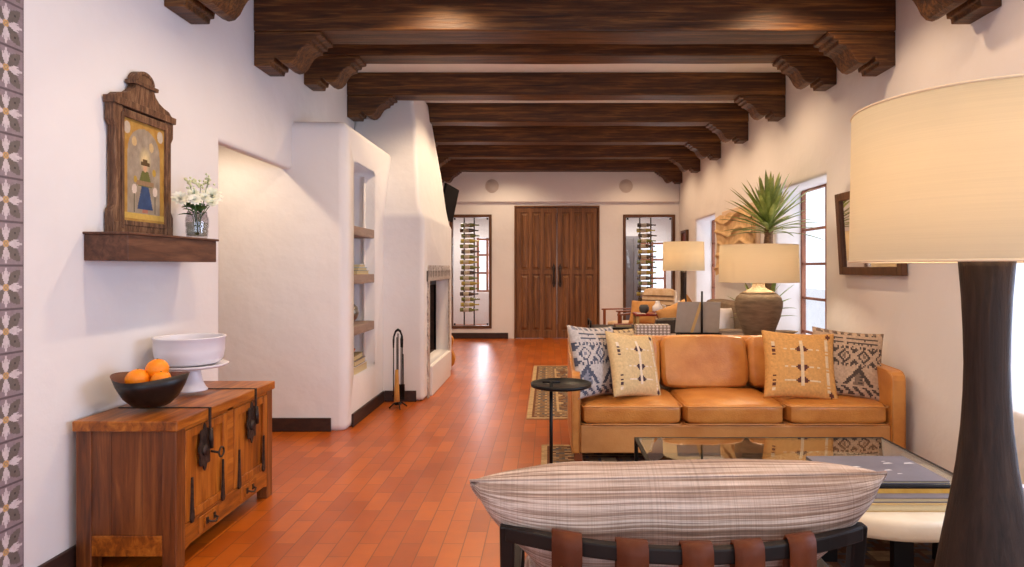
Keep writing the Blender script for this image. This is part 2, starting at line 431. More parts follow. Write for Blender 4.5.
# boolean helper: real carved recesses
def carve(o, cutters):
    dg = bpy.context.evaluated_depsgraph_get()
    for c in cutters:
        md = o.modifiers.new('cut', 'BOOLEAN'); md.object = c; md.solver = 'EXACT'; md.operation = 'DIFFERENCE'
    bpy.context.view_layer.update()
    dg = bpy.context.evaluated_depsgraph_get()
    me = bpy.data.meshes.new_from_object(o.evaluated_get(dg))
    o.modifiers.clear(); o.data = me
    for c in cutters: bpy.data.objects.remove(c)
    return o
def smooth_angle(o):
    for p in o.data.polygons: p.use_smooth = True

BX = -1.73
b = MB().box(-4.6, BX, 5.58, 7.3, -.02, 2.67).build('wall_niche', M['plaster'], bevel=.075, seg=6)
cut = MB().box(BX-.36, BX+.3, 5.79, 6.50, .42, 2.36).build('cutter', M['plaster'], bevel=.05, seg=5)
carve(b, [cut]); struct(b); smooth_angle(b)
w = b.modifiers.new('wn', 'WEIGHTED_NORMAL')

# baseboards
def bb(name, x0, x1, y0, y1): struct(MB().box(x0, x1, y0, y1, 0, .115).build(name, M['base'], bevel=.004))
bb('baseboard_left', XL, XL+.02, YB, 4.33)
bb('baseboard_hall', -4.6, -1.86, 5.558, 5.578)
bb('baseboard_niche', BX, BX+.02, 5.72, 6.80)
bb('baseboard_chimney', BX+.02, -1.38, 6.798, 6.818)
bb('baseboard_far', XL, -.79, 12.875, 12.895)
bb('baseboard_far_right', 1.14, XR, 12.875, 12.895)

# ------------------------------------------------------------------ patterned tile strip
def tile_paint(u, v):
    base = L(146,132,138); dark = L(112,104,100); wht = L(208,198,202); yel = L(206,164,96)
    x, y = u-.5, v-.5
    if abs(x) > .485 or abs(y) > .485: return L(98,86,92)
    r = math.hypot(x, y)
    if .05 < r < .078 or r < .025: return yel
    if r < .05: return L(150,140,130)
    for k in range(4):
        a = k*PI/2
        p = x*math.cos(a)+y*math.sin(a); q = -x*math.sin(a)+y*math.cos(a)
        if .08 < p < .46:
            t = (p-.08)/.38
            if t < .55: w_ = .022+.072*math.sin(t/.55*PI*.6)
            elif t < .72: w_ = .11-.03*abs(t-.62)*5
            else: w_ = .04*(1-(t-.72)/.28)+.008
            if t > .56 and t < .8 and abs(abs(q)-.06) < .012: continue
            if abs(q) < w_: return wht
        a += PI/4
        p = x*math.cos(a)+y*math.sin(a); q = -x*math.sin(a)+y*math.cos(a)
        if .09 < p < .55:
            t = (p-.09)/.46
            if abs(q) < .13*math.sin(min(1, t)*PI)**.8:
                if (p-.36)**2+q*q < .0006: return L(70,62,64)
                return dark
    return base
mb = MB(); TS = .1785
for cidx in range(3):
    for r in range(20):
        y1 = 2.72-cidx*TS; z0 = -.02+r*TS+.002
        n = 40 if cidx == 0 else 18
        def fn(u, v, y1=y1, z0=z0): return (XL+.006, y1-TS+u*TS, min(z0+v*TS, ZC))
        mb.grid(fn, n, n, 0, False, tile_paint)
mb.box(XL, XL+.005, 2.72-3*TS, 2.72, 0, ZC, 1)
o = mb.build('trim_2', [M['tilem'], M['trim_tile']]); struct(o)

# ------------------------------------------------------------------ ceiling beams with corbels
def corbel_prof(h):
    k = h/.255
    return [(0,0),(0,-.255*k),(.125,-.255*k),(.13,-.225*k),(.155,-.225*k),(.16,-.19*k),(.185,-.195*k),(.21,-.225*k),(.25,-.24*k),(.29,-.232*k),
            (.325,-.20*k),(.35,-.155*k),(.375,-.12*k),(.41,-.098*k),(.445,-.09*k),(.45,-.062*k),(.485,-.058*k),(.49,-.032*k),(.53,-.026*k),(.535,0)]
BEAMS = [(2.35,3.17,.30,.26),(3.71,3.17,.30,.27),(4.85,3.17,.30,.255),(5.84,3.31,.25,.255),(7.10,3.29,.25,.235),(8.415,3.29,.25,.235),(9.75,3.29,.25,.235),(11.07,3.29,.25,.235),(12.56,3.29,.25,.235)]
bl = ['carved-end ceiling beam directly over the room end, above the big lamp', 'ceiling beam showing only its two carved corbels at the very top',
      'largest dark timber ceiling beam across the top of the photo', 'dark ceiling beam second in line behind the largest one', 'dark ceiling beam in line with the wall shelf niche, third behind the largest',
      'dark ceiling beam meeting the white chimney, the first to pass behind its edge', 'dark ceiling beam just past the chimney, third from the far wall',
      'dark ceiling beam second from the far wall with the double doors', 'dark ceiling beam tight against the far wall above the double doors']
for i, (Y, zb, th, ch) in enumerate(BEAMS):
    if i == 0: continue
    t = thing('ceiling_beam', bl[i], 'beam', (.2, Y, zb), 0, 'dark timber ceiling beams', 'thing')
    mb = MB(); 
    # slightly hand-hewn bar
    nx = 24; half = 2.4
    def ring(k):
        x = -half + 2*half*k/nx
        j = lambda s: noise.noise(Vector((x*1.3, s*7.1, i*3.3)))*.007 if 0 < k < nx else 0
        return [(x, 0+j(1), 0+j(2)), (x, th+j(3), 0+j(4)), (x, th, ZC-zb), (x, 0+j(5), ZC-zb)]
    vs = []; fs = []
    for k in range(nx+1): vs += ring(k)
    for k in range(nx):
        for q in range(4):
            fs.append((k*4+q, k*4+(q+1)%4, k*4+4+(q+1)%4, k*4+4+q))
    fs += [(3,2,1,0), tuple(nx*4+q for q in range(4))]
    mb.add(vs, fs)
    mb.build('beam_timber', M['beam'], t, bevel=.012, recalc=True)
    for sg in (-1, 1):
        c = MB().prism(corbel_prof(ch), .008, th-.008, lambda a, b, tt, sg=sg: (sg*(half-.002-a*.94), tt, b-.002))
        c.build('corbel', M['beam'], t, bevel=.006, recalc=True)

# ------------------------------------------------------------------ double doors
def door_leaf(name, x0, x1, hx):
    t = bpy.data.objects.new(name, None); C.objects.link(t); t.location = (x0, YF, 0); struct(t)
    w_ = x1-x0
    mb = MB(); z1 = 2.60
    mb.box(0, w_, .03, .07, .01, z1)
    cols = [.055, .055+(w_-.11)/3, .055+2*(w_-.11)/3, w_-.055]
    # stiles
    for cx in cols: 
        mb.box(max(0,cx-.042), min(w_, cx+.042), .008, .03, .01, z1)
    for za, zb in ((.01,.16),(1.27,1.36),(2.50,z1)): mb.box(0, w_, .0075, .0305, za, zb)
    mb.build('door_frame', M['doorwood'], t, bevel=.006)
    for k in range(3):
        a, b_ = cols[k]+.048, cols[k+1]-.048
        for za, zb in ((.17,1.26),(1.37,2.49)):
            pm = MB()
            pm.box(a, b_, .022, .031, za, zb)
            vs = [(a+.015,.022,za+.02),(b_-.015,.022,za+.02),(b_-.015,.022,zb-.02),(a+.015,.022,zb-.02),
                  (a+.04,.006,za+.05),(b_-.04,.006,za+.05),(b_-.04,.006,zb-.05),(a+.04,.006,zb-.05)]
            pm.add(vs, [(0,1,5,4),(1,2,6,5),(2,3,7,6),(3,0,4,7),(4,5,6,7)])
            pm.build('door_panel', M['doorwood'], t)
    h = MB()
    pts = [(hx, .005, 1.42),(hx, -.035, 1.40),(hx+.01*(1 if hx<.3 else -1), -.05, 1.27),(hx, -.035, 1.12),(hx, .005, 1.09)]
    h.tube(pts, .011, 8)
    h.prism([(-.02,1.02),(.02,1.02),(.032,1.1),(.02,1.2),(.02,1.3),(.035,1.4),(0,1.50),(-.035,1.4),(-.02,1.3),(-.02,1.2),(-.032,1.1)], 0, .01, lambda a,b,tt: (hx+a, tt, b))
    h.build('door_handle', M['iron'], t)
door_leaf('door_1', -.64, .175, .755)
door_leaf('door_2', .181, .995, .06)
mb = MB(); mb.box(-.667,-.642,12.88,12.98,0,2.636); mb.box(.997,1.022,12.88,12.98,0,2.636); mb.box(-.642,.997,12.88,12.98,2.605,2.636)
struct(mb.build('trim_3', M['doorwood'], bevel=.003))

# ------------------------------------------------------------------ windows
def far_window(name, g):
    t = bpy.data.objects.new(name, None); C.objects.link(t); t.location = (g[0], YF, g[2]); struct(t)
    w_, h_ = g[1]-g[0], g[3]-g[2]
    mb = MB(); f = .055
    mb.box(0,f,-.02,.12,0,h_); mb.box(w_-f,w_,-.02,.12,0,h_); mb.box(f,w_-f,-.02,.12,0,f); mb.box(f,w_-f,-.02,.12,h_-f,h_)
    mb.build('window_frame', M['dfr'], t, bevel=.004)
    MB().box(f,w_-f,.05,.058,f,h_-f).build('window_pane', M['glass'], t)
    c = MB()
    for x in (f+.02, w_-f-.05):
        for z in (f+.01, h_-f-.045): c.box(x, x+.035, .03, .05, z, z+.035)
    c.build('glass_clip', M['black'], t)
far_window('window_1', GL); far_window('window_2', GR)
def side_window(name, wn, xp, nv, zs, mat):
    y0, y1, z0, z1 = wn
    t = bpy.data.objects.new(name, None); C.objects.link(t); t.location = (xp, y0, z0); struct(t)
    y0 -= .02; y1 += .02; W = y1-y0; H = z1-z0+.04
    mb = MB(); f = .06
    mb.box(0,.05,0,f,0,H); mb.box(0,.05,W-f,W,0,H); mb.box(0,.05,f,W-f,0,f); mb.box(0,.05,f,W-f,H-f,H)
    for k in range(1, nv): mb.box(.005,.045, W*k/nv-.022, W*k/nv+.022, f, H-f)
    for z in zs: mb.box(.01,.04,f,W-f,z-z0-.014,z-z0+.014)
    mb.build('window_frame', mat, t, bevel=.004)
    MB().box(.022,.028,f,W-f,f,H-f).build('window_pane', M['glass'], t)
side_window('window_3', WIN_A, 2.90, 2, (1.83,1.445,1.06,.68), M['wfr'])
side_window('window_4', WIN_B, 2.90, 2, (1.83,1.445,1.06,.75), M['wfr'])
side_window('window_5', WIN_C, 2.90, 3, (2.0,1.6,1.2,.85), M['wfr'])
side_window('fill_window_6', WIN_FILL, 2.90, 3, (2.1,1.6,1.1), M['wfr'])  # unseen window, added to hold a fill light
t = bpy.data.objects.new('fill_window_7', None); C.objects.link(t); t.location = (-1.6, YB, .3); struct(t)  # made-up window behind the camera, carries the frontal fill
mb = MB()
for x in (0, .86, 1.73, 2.6, 3.44): mb.box(x, x+.06, -.16, -.1, 0, 2.3)
for z in (0, 1.1, 2.24): mb.box(0, 3.5, -.16, -.1, z, z+.06)
mb.build('window_frame', M['wfr'], t)
# windows of the rooms beyond
for nm, x0, x1, z0, z1 in (('window_8',-1.78,-1.25,.8,2.15),('window_9',2.25,2.95,.65,2.05)):
    t = bpy.data.objects.new(nm, None); C.objects.link(t); t.location = (x0, 16.2, z0); struct(t)
    W, H = x1-x0, z1-z0; mb = MB()
    for x in (0, W/2-.03, W-.06): mb.box(x, x+.06, .05, .1, 0, H)
    for z in (0, H/3, 2*H/3, H-.06): mb.box(0, W, .055, .095, z, z+.05)
    mb.build('window_frame', M['wfr'], t)

# pale courtyard wall and ground outside
struct(MB().box(6.2, 6.4, -4, 18, -.1, .9).build('wall_courtyard', M['outdoor']))

# ------------------------------------------------------------------ wine racks + bottles behind the glass
def bottle_mb():
    mb = MB()
    prof = [(0,0),(.036,0),(.038,.01),(.038,.19),(.03,.22),(.014,.25),(.0135,.30),(.0155,.302),(.0155,.312),(0,.314)]
    mb.lathe(prof, n=12)
    mb.lathe([(.0385,.06),(.0385,.15)], n=12, mat=1)
    mb.xf(Matrix.Rotation(PI/2, 4, 'Y') @ Matrix.Diagonal((1.08,1.08,1.2,1))); return mb
protos = [bottle_mb().build('wine_bottle', [M[k], M['label']]) for k in ('bottleg','bottley','bottled')]
used = [False]*3
for side, xs, n, lab, gr, ks in (('l', (-1.72,-1.515), 17, 'wine bottle lying on the peg rack behind the glass beside the chimney', 'wine bottles on the rack behind the glass by the chimney', (0,1,0,2)),
                         ('r', (1.885,2.11), 17, 'wine bottle lying on the peg rack behind the glass over the striped lounge chair', 'wine bottles on the rack behind the glass over the lounge chair', (2,0,2,1))):
    t = thing('wine_rack', 'tall black two-rod wine rack behind the glass ' + ('beside the chimney' if side == 'l' else 'over the striped lounge chair'), 'wine rack', (xs[0], 13.35, 0))
    rod = MB()
    for x in xs: rod.tube([(x-xs[0],0,0),(x-xs[0],0,3.3)], .014, 8)
    rod.build('rack_rod', M['black'], t)
    for k in range(n):
        z = .50+k*.108
        for x in xs: MB().tube([(x-xs[0],-.01,z),(x-xs[0],-.13,z)], .007, 6).build('rack_peg', M['steel'], t)
    for k in range(n):
        z = .50+k*.108+.047
        kk = ks[k % 4]
        p = protos[kk]
        if not used[kk]: o = p; used[kk] = True
        else: o = dup(p)
        o.location = (xs[0]-.06+.015*((k*7)%3-1), 13.27, z)
        tag(o, lab, 'wine bottle', gr)
# grey cabinet seen through the second glass
t = thing('tall_cabinet', 'dark grey tall cabinet in the room behind the glass over the lounge chair', 'cabinet', (2.02, 15.2, 0))
MB().box(-.22,.16,0,.5,0,2.15).build('cabinet_body', M['cabgrey'], t, bevel=.01)
MB().box(-.21,-.04,-.02,0,.1,2.1).build('door', M['cabgrey'], t, bevel=.006); MB().box(-.02,.15,-.02,0,.1,2.1).build('door', M['cabgrey'], t, bevel=.006)

# ------------------------------------------------------------------ wall speakers
for x, lb in ((492,'round white flush speaker high on the far wall above the glass by the chimney'),(626,'round white flush speaker high on the far wall above the glass by the window side')):
    p = P(x, 186, 12.83)
    t = thing('wall_speaker', lb, 'speaker', (p[0], 12.83, p[2]), 0, 'flush speakers on the far wall')
    MB().lathe([(0,.006),(.115,.006),(.12,0)], n=32).xf(rotx(PI/2)).build('grille', M['speaker'], t)
    MB().lathe([(.115,-.0),(.118,.009),(.132,.008),(.134,0)], n=32).xf(rotx(PI/2)).build('rim', M['speaker'], t)
    t.location.y = 12.826

# ------------------------------------------------------------------ fireplace
t = thing('fireplace', 'white adobe fireplace with tapering chimney beside the shelf niche', 'fireplace', (-1.75, 7.8, 0))
mb = MB()
secs = [(0,-2.2,-1.30,6.82,8.8),(1.0,-2.2,-1.30,6.82,8.8),(1.92,-2.2,-1.30,6.82,8.8),(1.99,-2.2,-1.335,6.86,8.80),(2.2,-2.2,-1.385,6.97,8.85),(2.6,-2.2,-1.44,7.15,8.85),(3.03,-2.2,-1.50,7.37,8.72),(3.54,-2.2,-1.56,7.40,8.52)]
vs = []; fs = []
for z, x0, x1, y0, y1 in secs: vs += [(x0,y0,z),(x1,y0,z),(x1,y1,z),(x0,y1,z)]
for k in range(len(secs)-1):
    for q in range(4): fs.append((k*4+q, k*4+(q+1)%4, k*4+4+(q+1)%4, k*4+4+q))
fs += [(3,2,1,0), tuple((len(secs)-1)*4+q for q in range(4))]
mb.add(vs, fs)
fo = mb.build('chimney_breast', M['plaster'], bevel=.05, seg=5, recalc=True)
cut = MB().box(-1.46,-1.0,7.08,8.45,.34,1.27).build('c', M['plaster'], bevel=.015)
cut2 = MB().box(-1.9,-1.4,7.12,8.41,.345,1.20).build('c', M['plaster'])
carve(fo, [cut, cut2]); smooth_angle(fo); fo.modifiers.new('wn','WEIGHTED_NORMAL')
fo.data.transform(T(1.75,-7.8,0)); fo.parent = t
def inner_box(x0,x1,y0,y1,z0,z1):  # open toward +x
    m = MB(); m.add([(x0,y0,z0),(x1,y0,z0),(x1,y1,z0),(x0,y1,z0),(x0,y0,z1),(x1,y0,z1),(x1,y1,z1),(x0,y1,z1)],
        [(0,1,2,3),(4,7,6,5),(0,4,5,1),(3,2,6,7),(0,3,7,4)]); return m
inner_box(-1.89,-1.455,7.13,8.40,.35,1.195).build('firebox', M['firebrick'], t, world=True)
mb = MB(); mb.box(-1.475,-1.45,7.09,7.13,.345,1.25); mb.box(-1.475,-1.45,8.40,8.44,.345,1.25); mb.box(-1.475,-1.45,7.13,8.40,1.19,1.25)
mb.build('firebox_frame', M['black'], t, world=True)
mb = MB(); mb.box(-1.60,-1.585,8.385,8.398,.36,1.19); mb.build('brass_edge', M['gold'], t, world=True)
# scalloped stone surround
mb = MB(); x0, x1 = -1.30, -1.272
pts_in = [(8.45,0),(8.45,1.27),(7.08,1.27),(7.08,.0)]
def strip(y_in, y_out, n=22):
    ys = []
    for k in range(n+1):
        z = 1.27*k/n; ys.append((y_out + .022*math.sin(k*1.9), z))
    prof = [(y_in, 0)] + [(y_in,1.27)] + list(reversed(ys))
    mb.prism(prof, x0, x1, lambda a,b,tt: (tt, a, b))
x1 = -1.285; strip(7.08, 6.99); strip(8.45, 8.54)
n = 15; prof = [(6.97,1.26),(8.56,1.26)]
for k in range(n): 
    a = 8.56-k*1.59/n; d = 1.59/n
    prof += [(a,1.285),(a-d*.25,1.31),(a-d*.5,1.43),(a-d*.75,1.31)]
prof += [(6.97,1.285)]
mb.prism(prof, x0, -1.2835, lambda a,b,tt: (tt, a, b))
MB().box(-1.30, -1.2855, 6.96, 8.57, 1.255, 1.37).build('dark_band', M['darkband'], t, world=True)
mb.build('stone_surround', M['trim_tile'], t, world=True, recalc=True)
MB().box(-1.32,-1.262,7.10,8.43,.0,.33).build('hearth_curb', M['plaster'], t, world=True, bevel=.01)

# ------------------------------------------------------------------ niche shelves and contents
NX0, NX1 = BX-.355, BX-.005
labs = ['top wooden shelf in the white wall niche', 'middle wooden shelf holding the small books in the wall niche', 'lowest wooden shelf holding the silver vase in the wall niche']
SH = [1.695, 1.255, .79]
for z, lb in zip(SH, labs):
    o = MB().box(NX0, NX1, 0, .695, 0, .085).build('wall_shelf', M['shelf'], loc=(0, 5.798, z), bevel=.006)
    tag(o, lb, 'shelf', 'shelves in the wall niche')
o = MB().tube([(0,0,0),(0,0,1.88)], .012, 8).build('shelf_rail', M['ceil'], loc=(BX-.10, 6.475, .425)); tag(o, 'slim vertical rail at the rear jamb of the wall niche', 'shelf rail')
def book(name, label, loc, dims, cover, rz=0, page='page', cat='book', group=None):
    t = thing(name, label, cat, loc, rz, group)
    w_, d_, h_ = dims; m = MB()
    m.box(-w_/2,w_/2,-d_/2,d_/2,0,.004); m.box(-w_/2,w_/2,-d_/2,d_/2,h_-.004,h_); m.box(-w_/2,-w_/2+.004,-d_/2,d_/2,.004,h_-.004)
    m.build('cover', M[cover], t)
    MB().box(-w_/2+.004,w_/2-.006,-d_/2+.005,d_/2-.005,.004,h_-.004).build('pages', M[page], t)
    return t
M['teal'] = plain('book_teal', L(70,130,150), .5); M['maroon'] = plain('book_maroon', L(120,56,44), .5); M['bwhite'] = plain('book_white', L(222,214,206), .5)
z = SH[1]+.085
for k, (h, c, nm) in enumerate(((.035,'tan','tan'),(.03,'teal','teal'),(.03,'bwhite','white'))):
    book('book', nm + '-covered small book in the short stack on the middle niche shelf', (BX-.14-.01*k, 6.24+.02*k, z), (.2,.34-.05*k,h), c, .05*k-.04, group='books on the niche shelf'); z += h+.0005
o = MB().lathe([(0,0),(.05,0),(.055,.008),(.10,.06),(.118,.11),(.105,.165),(.065,.20),(.05,.21),(.055,.232),(.048,.232),(.044,.21),(.06,.19),(0,.19)], n=32).build('silver_vase', M['silver'], loc=(BX-.135, 6.0, SH[2]+.085)); tag(o, 'round tarnished silver vase on the lowest shelf of the wall niche', 'vase')
zb = .42
z = zb
for k,(dz,w_,dd,c,nm) in enumerate(((.075,.24,.44,'bwhite','thick white'),(.05,.23,.36,'bookgrey','wide grey'),(.045,.2,.33,'olive','olive grey'))):
    book('book', nm+' book in the stack on the ledge at the foot of the niche', (BX-.15, 6.12, z), (w_,dd,dz), c, .03*k, group='books on the niche ledge'); z += dz+.0005
o = MB().lathe([(0,0),(.04,0),(.075,.03),(.09,.06),(.084,.06),(.07,.034),(.036,.01),(0,.01)], n=28).build('small_bowl', M['tanrim'], loc=(BX-.14, 6.0, z)); tag(o, 'small brown bowl on top of the books on the niche ledge', 'bowl')

# ------------------------------------------------------------------ fireplace tool set
fx, fy = (398-548)*6.5/650, 6.5
t = thing('fireplace_tool_stand', 'black iron fireplace tool set standing between the niche and the fireplace', 'fireplace tools', (fx, fy, 0))
mb = MB()
for a in (0,1,2,3):
    an = a*PI/2+.5; mb.tube([(0,0,.05),(.06*math.cos(an),.06*math.sin(an),.045),(.13*math.cos(an),.13*math.sin(an),.008)], .008, 6)
mb.lathe([(0,.03),(.05,.035),(.05,.045),(0,.06)], n=16)
mb.build('stand_base', M['black'], t); t.scale = (.68, .85, 1.08)
mb = MB(); mb.tube([(0,0,.04),(0,0,.69)], .008, 8)
mb.tube([(-.065,0,.60),(-.062,0,.66),(-.035,0,.71),(0,0,.725),(.035,0,.71),(.062,0,.66),(.065,0,.60)], .013, 8)
mb.build('stand_hoop', M['black'], t)
for nm, x, y in (('poker',-.06,-.02),('tongs',.065,0),('shovel',.03,.055)):
    m = MB().tube([(x,y,.10),(x,y,.66)], .0075, 6); m.tube([(x,y,.56),(x,y,.64)], [.011,.014], 8)
    if nm == 'shovel': m.cbox((x,y+.01,.14),(.10,.015,.14))
    if nm == 'tongs': m.tube([(x+.02,y,.09),(x+.012,y,.5)], .006, 6)
    if nm == 'poker': m.tube([(x,y,.10),(x-.03,y,.13)], .006, 6)
    m.build(nm, M['black'], t)
br = MB().tube([(0,-.06,.36),(0,-.06,.66)], .007, 6).build('brush', M['black'], t)
MB().lathe([(0,.07),(.042,.07),(.036,.18),(.026,.32),(.022,.36),(0,.365)], (0,-.06,0), n=14).build('brush_head', M['bristle'], br)

# ------------------------------------------------------------------ TV and guitar
t = thing('wall_tv', 'flat black television on a bracket beyond the chimney', 'television', (-1.5, 9.5, 2.1))
m = MB().box(-.02,.015,-.42,.42,0,.50); m.build('tv_body', M['tvb'], t, bevel=.006)
MB().box(.015,.018,-.405,.405,.015,.485).build('screen', M['screen'], t)
MB().box(-.68,-.02,-.03,.03,.2,.26).build('bracket', M['black'], t)
t.rotation_euler = (0, math.radians(12), math.radians(-4))
def guitar():
    t = thing('acoustic_guitar', 'acoustic guitar leaning beyond the fireplace', 'guitar', (-1.42, 9.35, 0))
    prof = []
    def half(s):
        return [(0,0),(.12*s,.01),(.185*s,.08),(.19*s,.16),(.15*s,.24),(.12*s,.28),(.13*s,.34),(.142*s,.40),(.11*s,.46),(.03*s,.485)]
    pr = half(1)+list(reversed(half(-1)[1:]))
    MB().prism(pr, -.05, .05, lambda a,b,tt: (tt,a,b)).build('body', M['guitar'], t, bevel=.008, recalc=True)
    MB().box(.05,.065,-.025,.025,.3,.86).build('neck', M['darkwood'], t)
    MB().box(.045,.062,-.04,.04,.86,1.0).build('headstock', M['black'], t, bevel=.005)
    MB().lathe([(0,.0),(.045,0),(.045,.002),(0,.002)], n=20).xf(T(.05,0,.33)@roty(PI/2)).build('sound_hole', M['black'], t)
    t.matrix_world = T(-1.49, 8.99, .02) @ rotx(D(6)) @ roty(D(8)) @ rotz(PI/2)
guitar()

# ------------------------------------------------------------------ carved chest
CX0, CX1, CY0, CY1, CH = -2.165, -1.705, 2.98, 4.02, .718
t = thing('wooden_chest', 'antique honey-brown wooden chest on legs with iron locks against the left wall', 'chest', (-1.96, 3.6, 0), 0)
CHT = t
mb = MB(); mb.box(CX0-.008, CX1+.012, CY0-.015, CY1+.015, .652, .70); mb.build('chest_top', M['chesty'], t, world=True, bevel=.006)
mb = MB()
for k in range(3):
    a = CX0+.02+k*(CX1-CX0-.04)/3; b_ = CX0+.02+(k+1)*(CX1-CX0-.04)/3
    mb.box(a+.0008, b_-.0008, CY0+.006, CY0+.03, .17, .652)
    mb.box(a+.0008, b_-.0008, CY1-.03, CY1-.006, .17, .652)
mb.box(CX0+.005, CX0+.02, CY0+.03, CY1-.03, .17, .652)
mb.box(CX0+.02, CX1-.03, CY0+.03, CY1-.03, .17, .19)
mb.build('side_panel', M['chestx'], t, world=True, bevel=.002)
# legs with curved brackets
for y0, y1 in ((CY0, CY0+.075), (CY1-.075, CY1)):
    for x0, x1 in ((CX0, CX0+.07), (CX1-.065, CX1)):
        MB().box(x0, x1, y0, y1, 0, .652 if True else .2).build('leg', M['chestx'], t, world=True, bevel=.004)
MB().box(CX0+.07, CX1-.065, CY0+.002, CY0+.03, .075, .17).build('side_rail', M['chesty'], t, world=True, bevel=.003)
MB().box(CX0+.07, CX1-.065, CY1-.03, CY1-.002, .075, .17).build('side_rail', M['chesty'], t, world=True, bevel=.003)
# front frame: apron + stiles
mb = MB()
mb.prism([(CY0+.075,.072),(CY0+.12,.085),(CY1-.12,.085),(CY1-.075,.072),(CY1-.075,.195),(CY0+.075,.195)], CX1-.03, CX1-.001, lambda a,b,tt:(tt,a,b))
mb.box(CX1-.03, CX1-.002, 3.46, 3.53, .195, .652)
mb.box(CX1-.03, CX1-.002, CY0+.075, CY1-.075, .635, .652)
mb.build('front_frame', M['chesty'], t, world=True, bevel=.003, recalc=True)
for a, b_ in ((CY0+.075, 3.46), (3.53, CY1-.075)):
    d = MB(); d.box(CX1-.028, CX1-.012, a+.002, b_-.002, .197, .633)
    d.box(CX1-.013, CX1+.001, a+.002, a+.05, .197, .633); d.box(CX1-.013, CX1+.001, b_-.05, b_-.002, .197, .633)
    d.box(CX1-.013, CX1, a+.05, b_-.05, .59, .633); d.box(CX1-.013, CX1, a+.05, b_-.05, .197, .235)
    dd = d.build('door', M['chestd'], t, world=True, bevel=.003)
    # forged straps at the lower corners
    for yy in (a+.05, b_-.06):
        s = MB().prism([(-.004,.40),(.004,.40),(.007,.30),(.012,.24),(.016,.205),(.008,.185),(-.008,.185),(-.016,.205),(-.012,.24),(-.007,.30)], CX1+.001, CX1+.010, lambda p,q,tt,yy=yy:(tt-t.location.x, yy+p-t.location.y, q))
        s.build('iron_strap', M['iron'], dd, recalc=True)
for yc in (3.27, 3.70):
    d = MB().box(CX1-.02, CX1+.004, yc-.095, yc+.095, .10, .18)
    dr = d.build('drawer', M['chestd'], t, world=True, bevel=.003)
    m = MB(); m.box(CX1+.004, CX1+.008, yc-.055, yc+.055, .115, .165, 0); m.build('plate', M['chesty'], dr, world=False).data.transform(T(-t.location.x,-t.location.y,0))
    m = MB().tube([(CX1+.006,yc-.035,.145),(CX1+.03,yc-.03,.138),(CX1+.034,yc,.128),(CX1+.03,yc+.03,.138),(CX1+.006,yc+.035,.145)], .005, 8)
    for q in (-.035,.035): m.cbox((CX1+.01,yc+q,.145),(.008,.016,.03))
    m.build('pull', M['iron'], dr).data.transform(T(-t.location.x,-t.location.y,0))
# lock plates with hasp and ring, iron band over the top
for k, yc in enumerate((3.22, 3.73)):
    m = MB(); pr = []
    nn = 40
    for q in range(nn):
        a = 2*PI*q/nn; r = 1+.13*math.cos(8*a)
        pr.append((.052*r*math.sin(a)*(1-.15*math.cos(a)), .105*r*math.cos(a)))
    m.prism(pr, CX1+.001, CX1+.008, lambda p,q,tt:(tt, yc+p, .515+q))
    m.lathe([(0,0),(.03,0),(.026,.008),(0,.010)], n=16); st = len(m.v)-64
    m.xf(T(CX1+.008, yc, .50)@roty(PI/2), len(m.v)-64)
    m.build('lock_plate', M['iron'], t, world=True, recalc=True)
    m = MB(); m.box(CX1+.012, CX1+.018, yc+.03-.009, yc+.03+.009, .60, .704); m.box(CX0+.02, CX1+.018, yc+.03-.006, yc+.03+.006, .700, .7045)
    m.tube([(CX1+.02,yc+.03,.60),(CX1+.024,yc+.024,.55),(CX1+.022,yc+.035,.50)], [.009,.012,.008], 8)
    m.build('hasp', M['iron'], t, world=True)
    if k == 0:
        m = MB().tube([(CX1+.02,yc+.03,.485),(CX1+.06,yc+.03,.478)], .006, 8)
        m.tube([(CX1+.06+.0,yc+.055+.024*math.cos(a*2*PI/18),.475+.024*math.sin(a*2*PI/18)) for a in range(18)], .005, 6, closed=True)
        m.build('key_ring', M['iron'], t, world=True)

# bowl of oranges
def wavy_bowl(mb, R, H, t, mat_o, mat_i, n=48):
    prof = [(0,0),(.40,0),(.50,.05),(.72,.30),(.89,.66),(1.0,1.0)]
    inner = [(.97,.99),(.86,.68),(.68,.34),(.48,.10),(.3,.07),(0,.07)]
    vs=[]; fs=[]; A = prof+inner
    for i,(r,z) in enumerate(A):
        for k in range(n):
            a = 2*PI*k/n
            wv = 1+.07*math.cos(2*a)*z
            ex = 1+.06*math.cos(2*a)*r
            vs.append((R*r*ex*math.cos(a), R*r/ex*math.sin(a), H*z*wv + (t if i > 5 and z < .2 else 0)))
    for i in range(len(A)-1):
        for k in range(n): fs.append((i*n+k, i*n+(k+1)%n, (i+1)*n+(k+1)%n, (i+1)*n+k))
    no = 5*n
    mb.add(vs, fs[:no], mat_o, True); mb.f += [tuple(q+len(mb.v)-len(vs) for q in f) for f in fs[no:]]
    mb.m += [mat_i]*(len(fs)-no); mb.s += [True]*(len(fs)-no); mb.c += [None]*(len(fs)-no)
    return mb
BC = (-1.955, 3.20, .7225)
o = wavy_bowl(MB(), .166, .150, .006, 0, 1).build('fruit_bowl', [M['bowl'], M['bowlin']], loc=BC); tag(o, 'dark wavy-rimmed wooden bowl holding oranges on the chest', 'bowl')
def orange_mb(r):
    m = MB(); m.lathe([(0,-r)]+[(r*math.sin(a*PI/14), -r*.94*math.cos(a*PI/14)) for a in range(1,14)]+[(0,r*.93)], n=24)
    return m
og = 'oranges in the bowl on the chest'
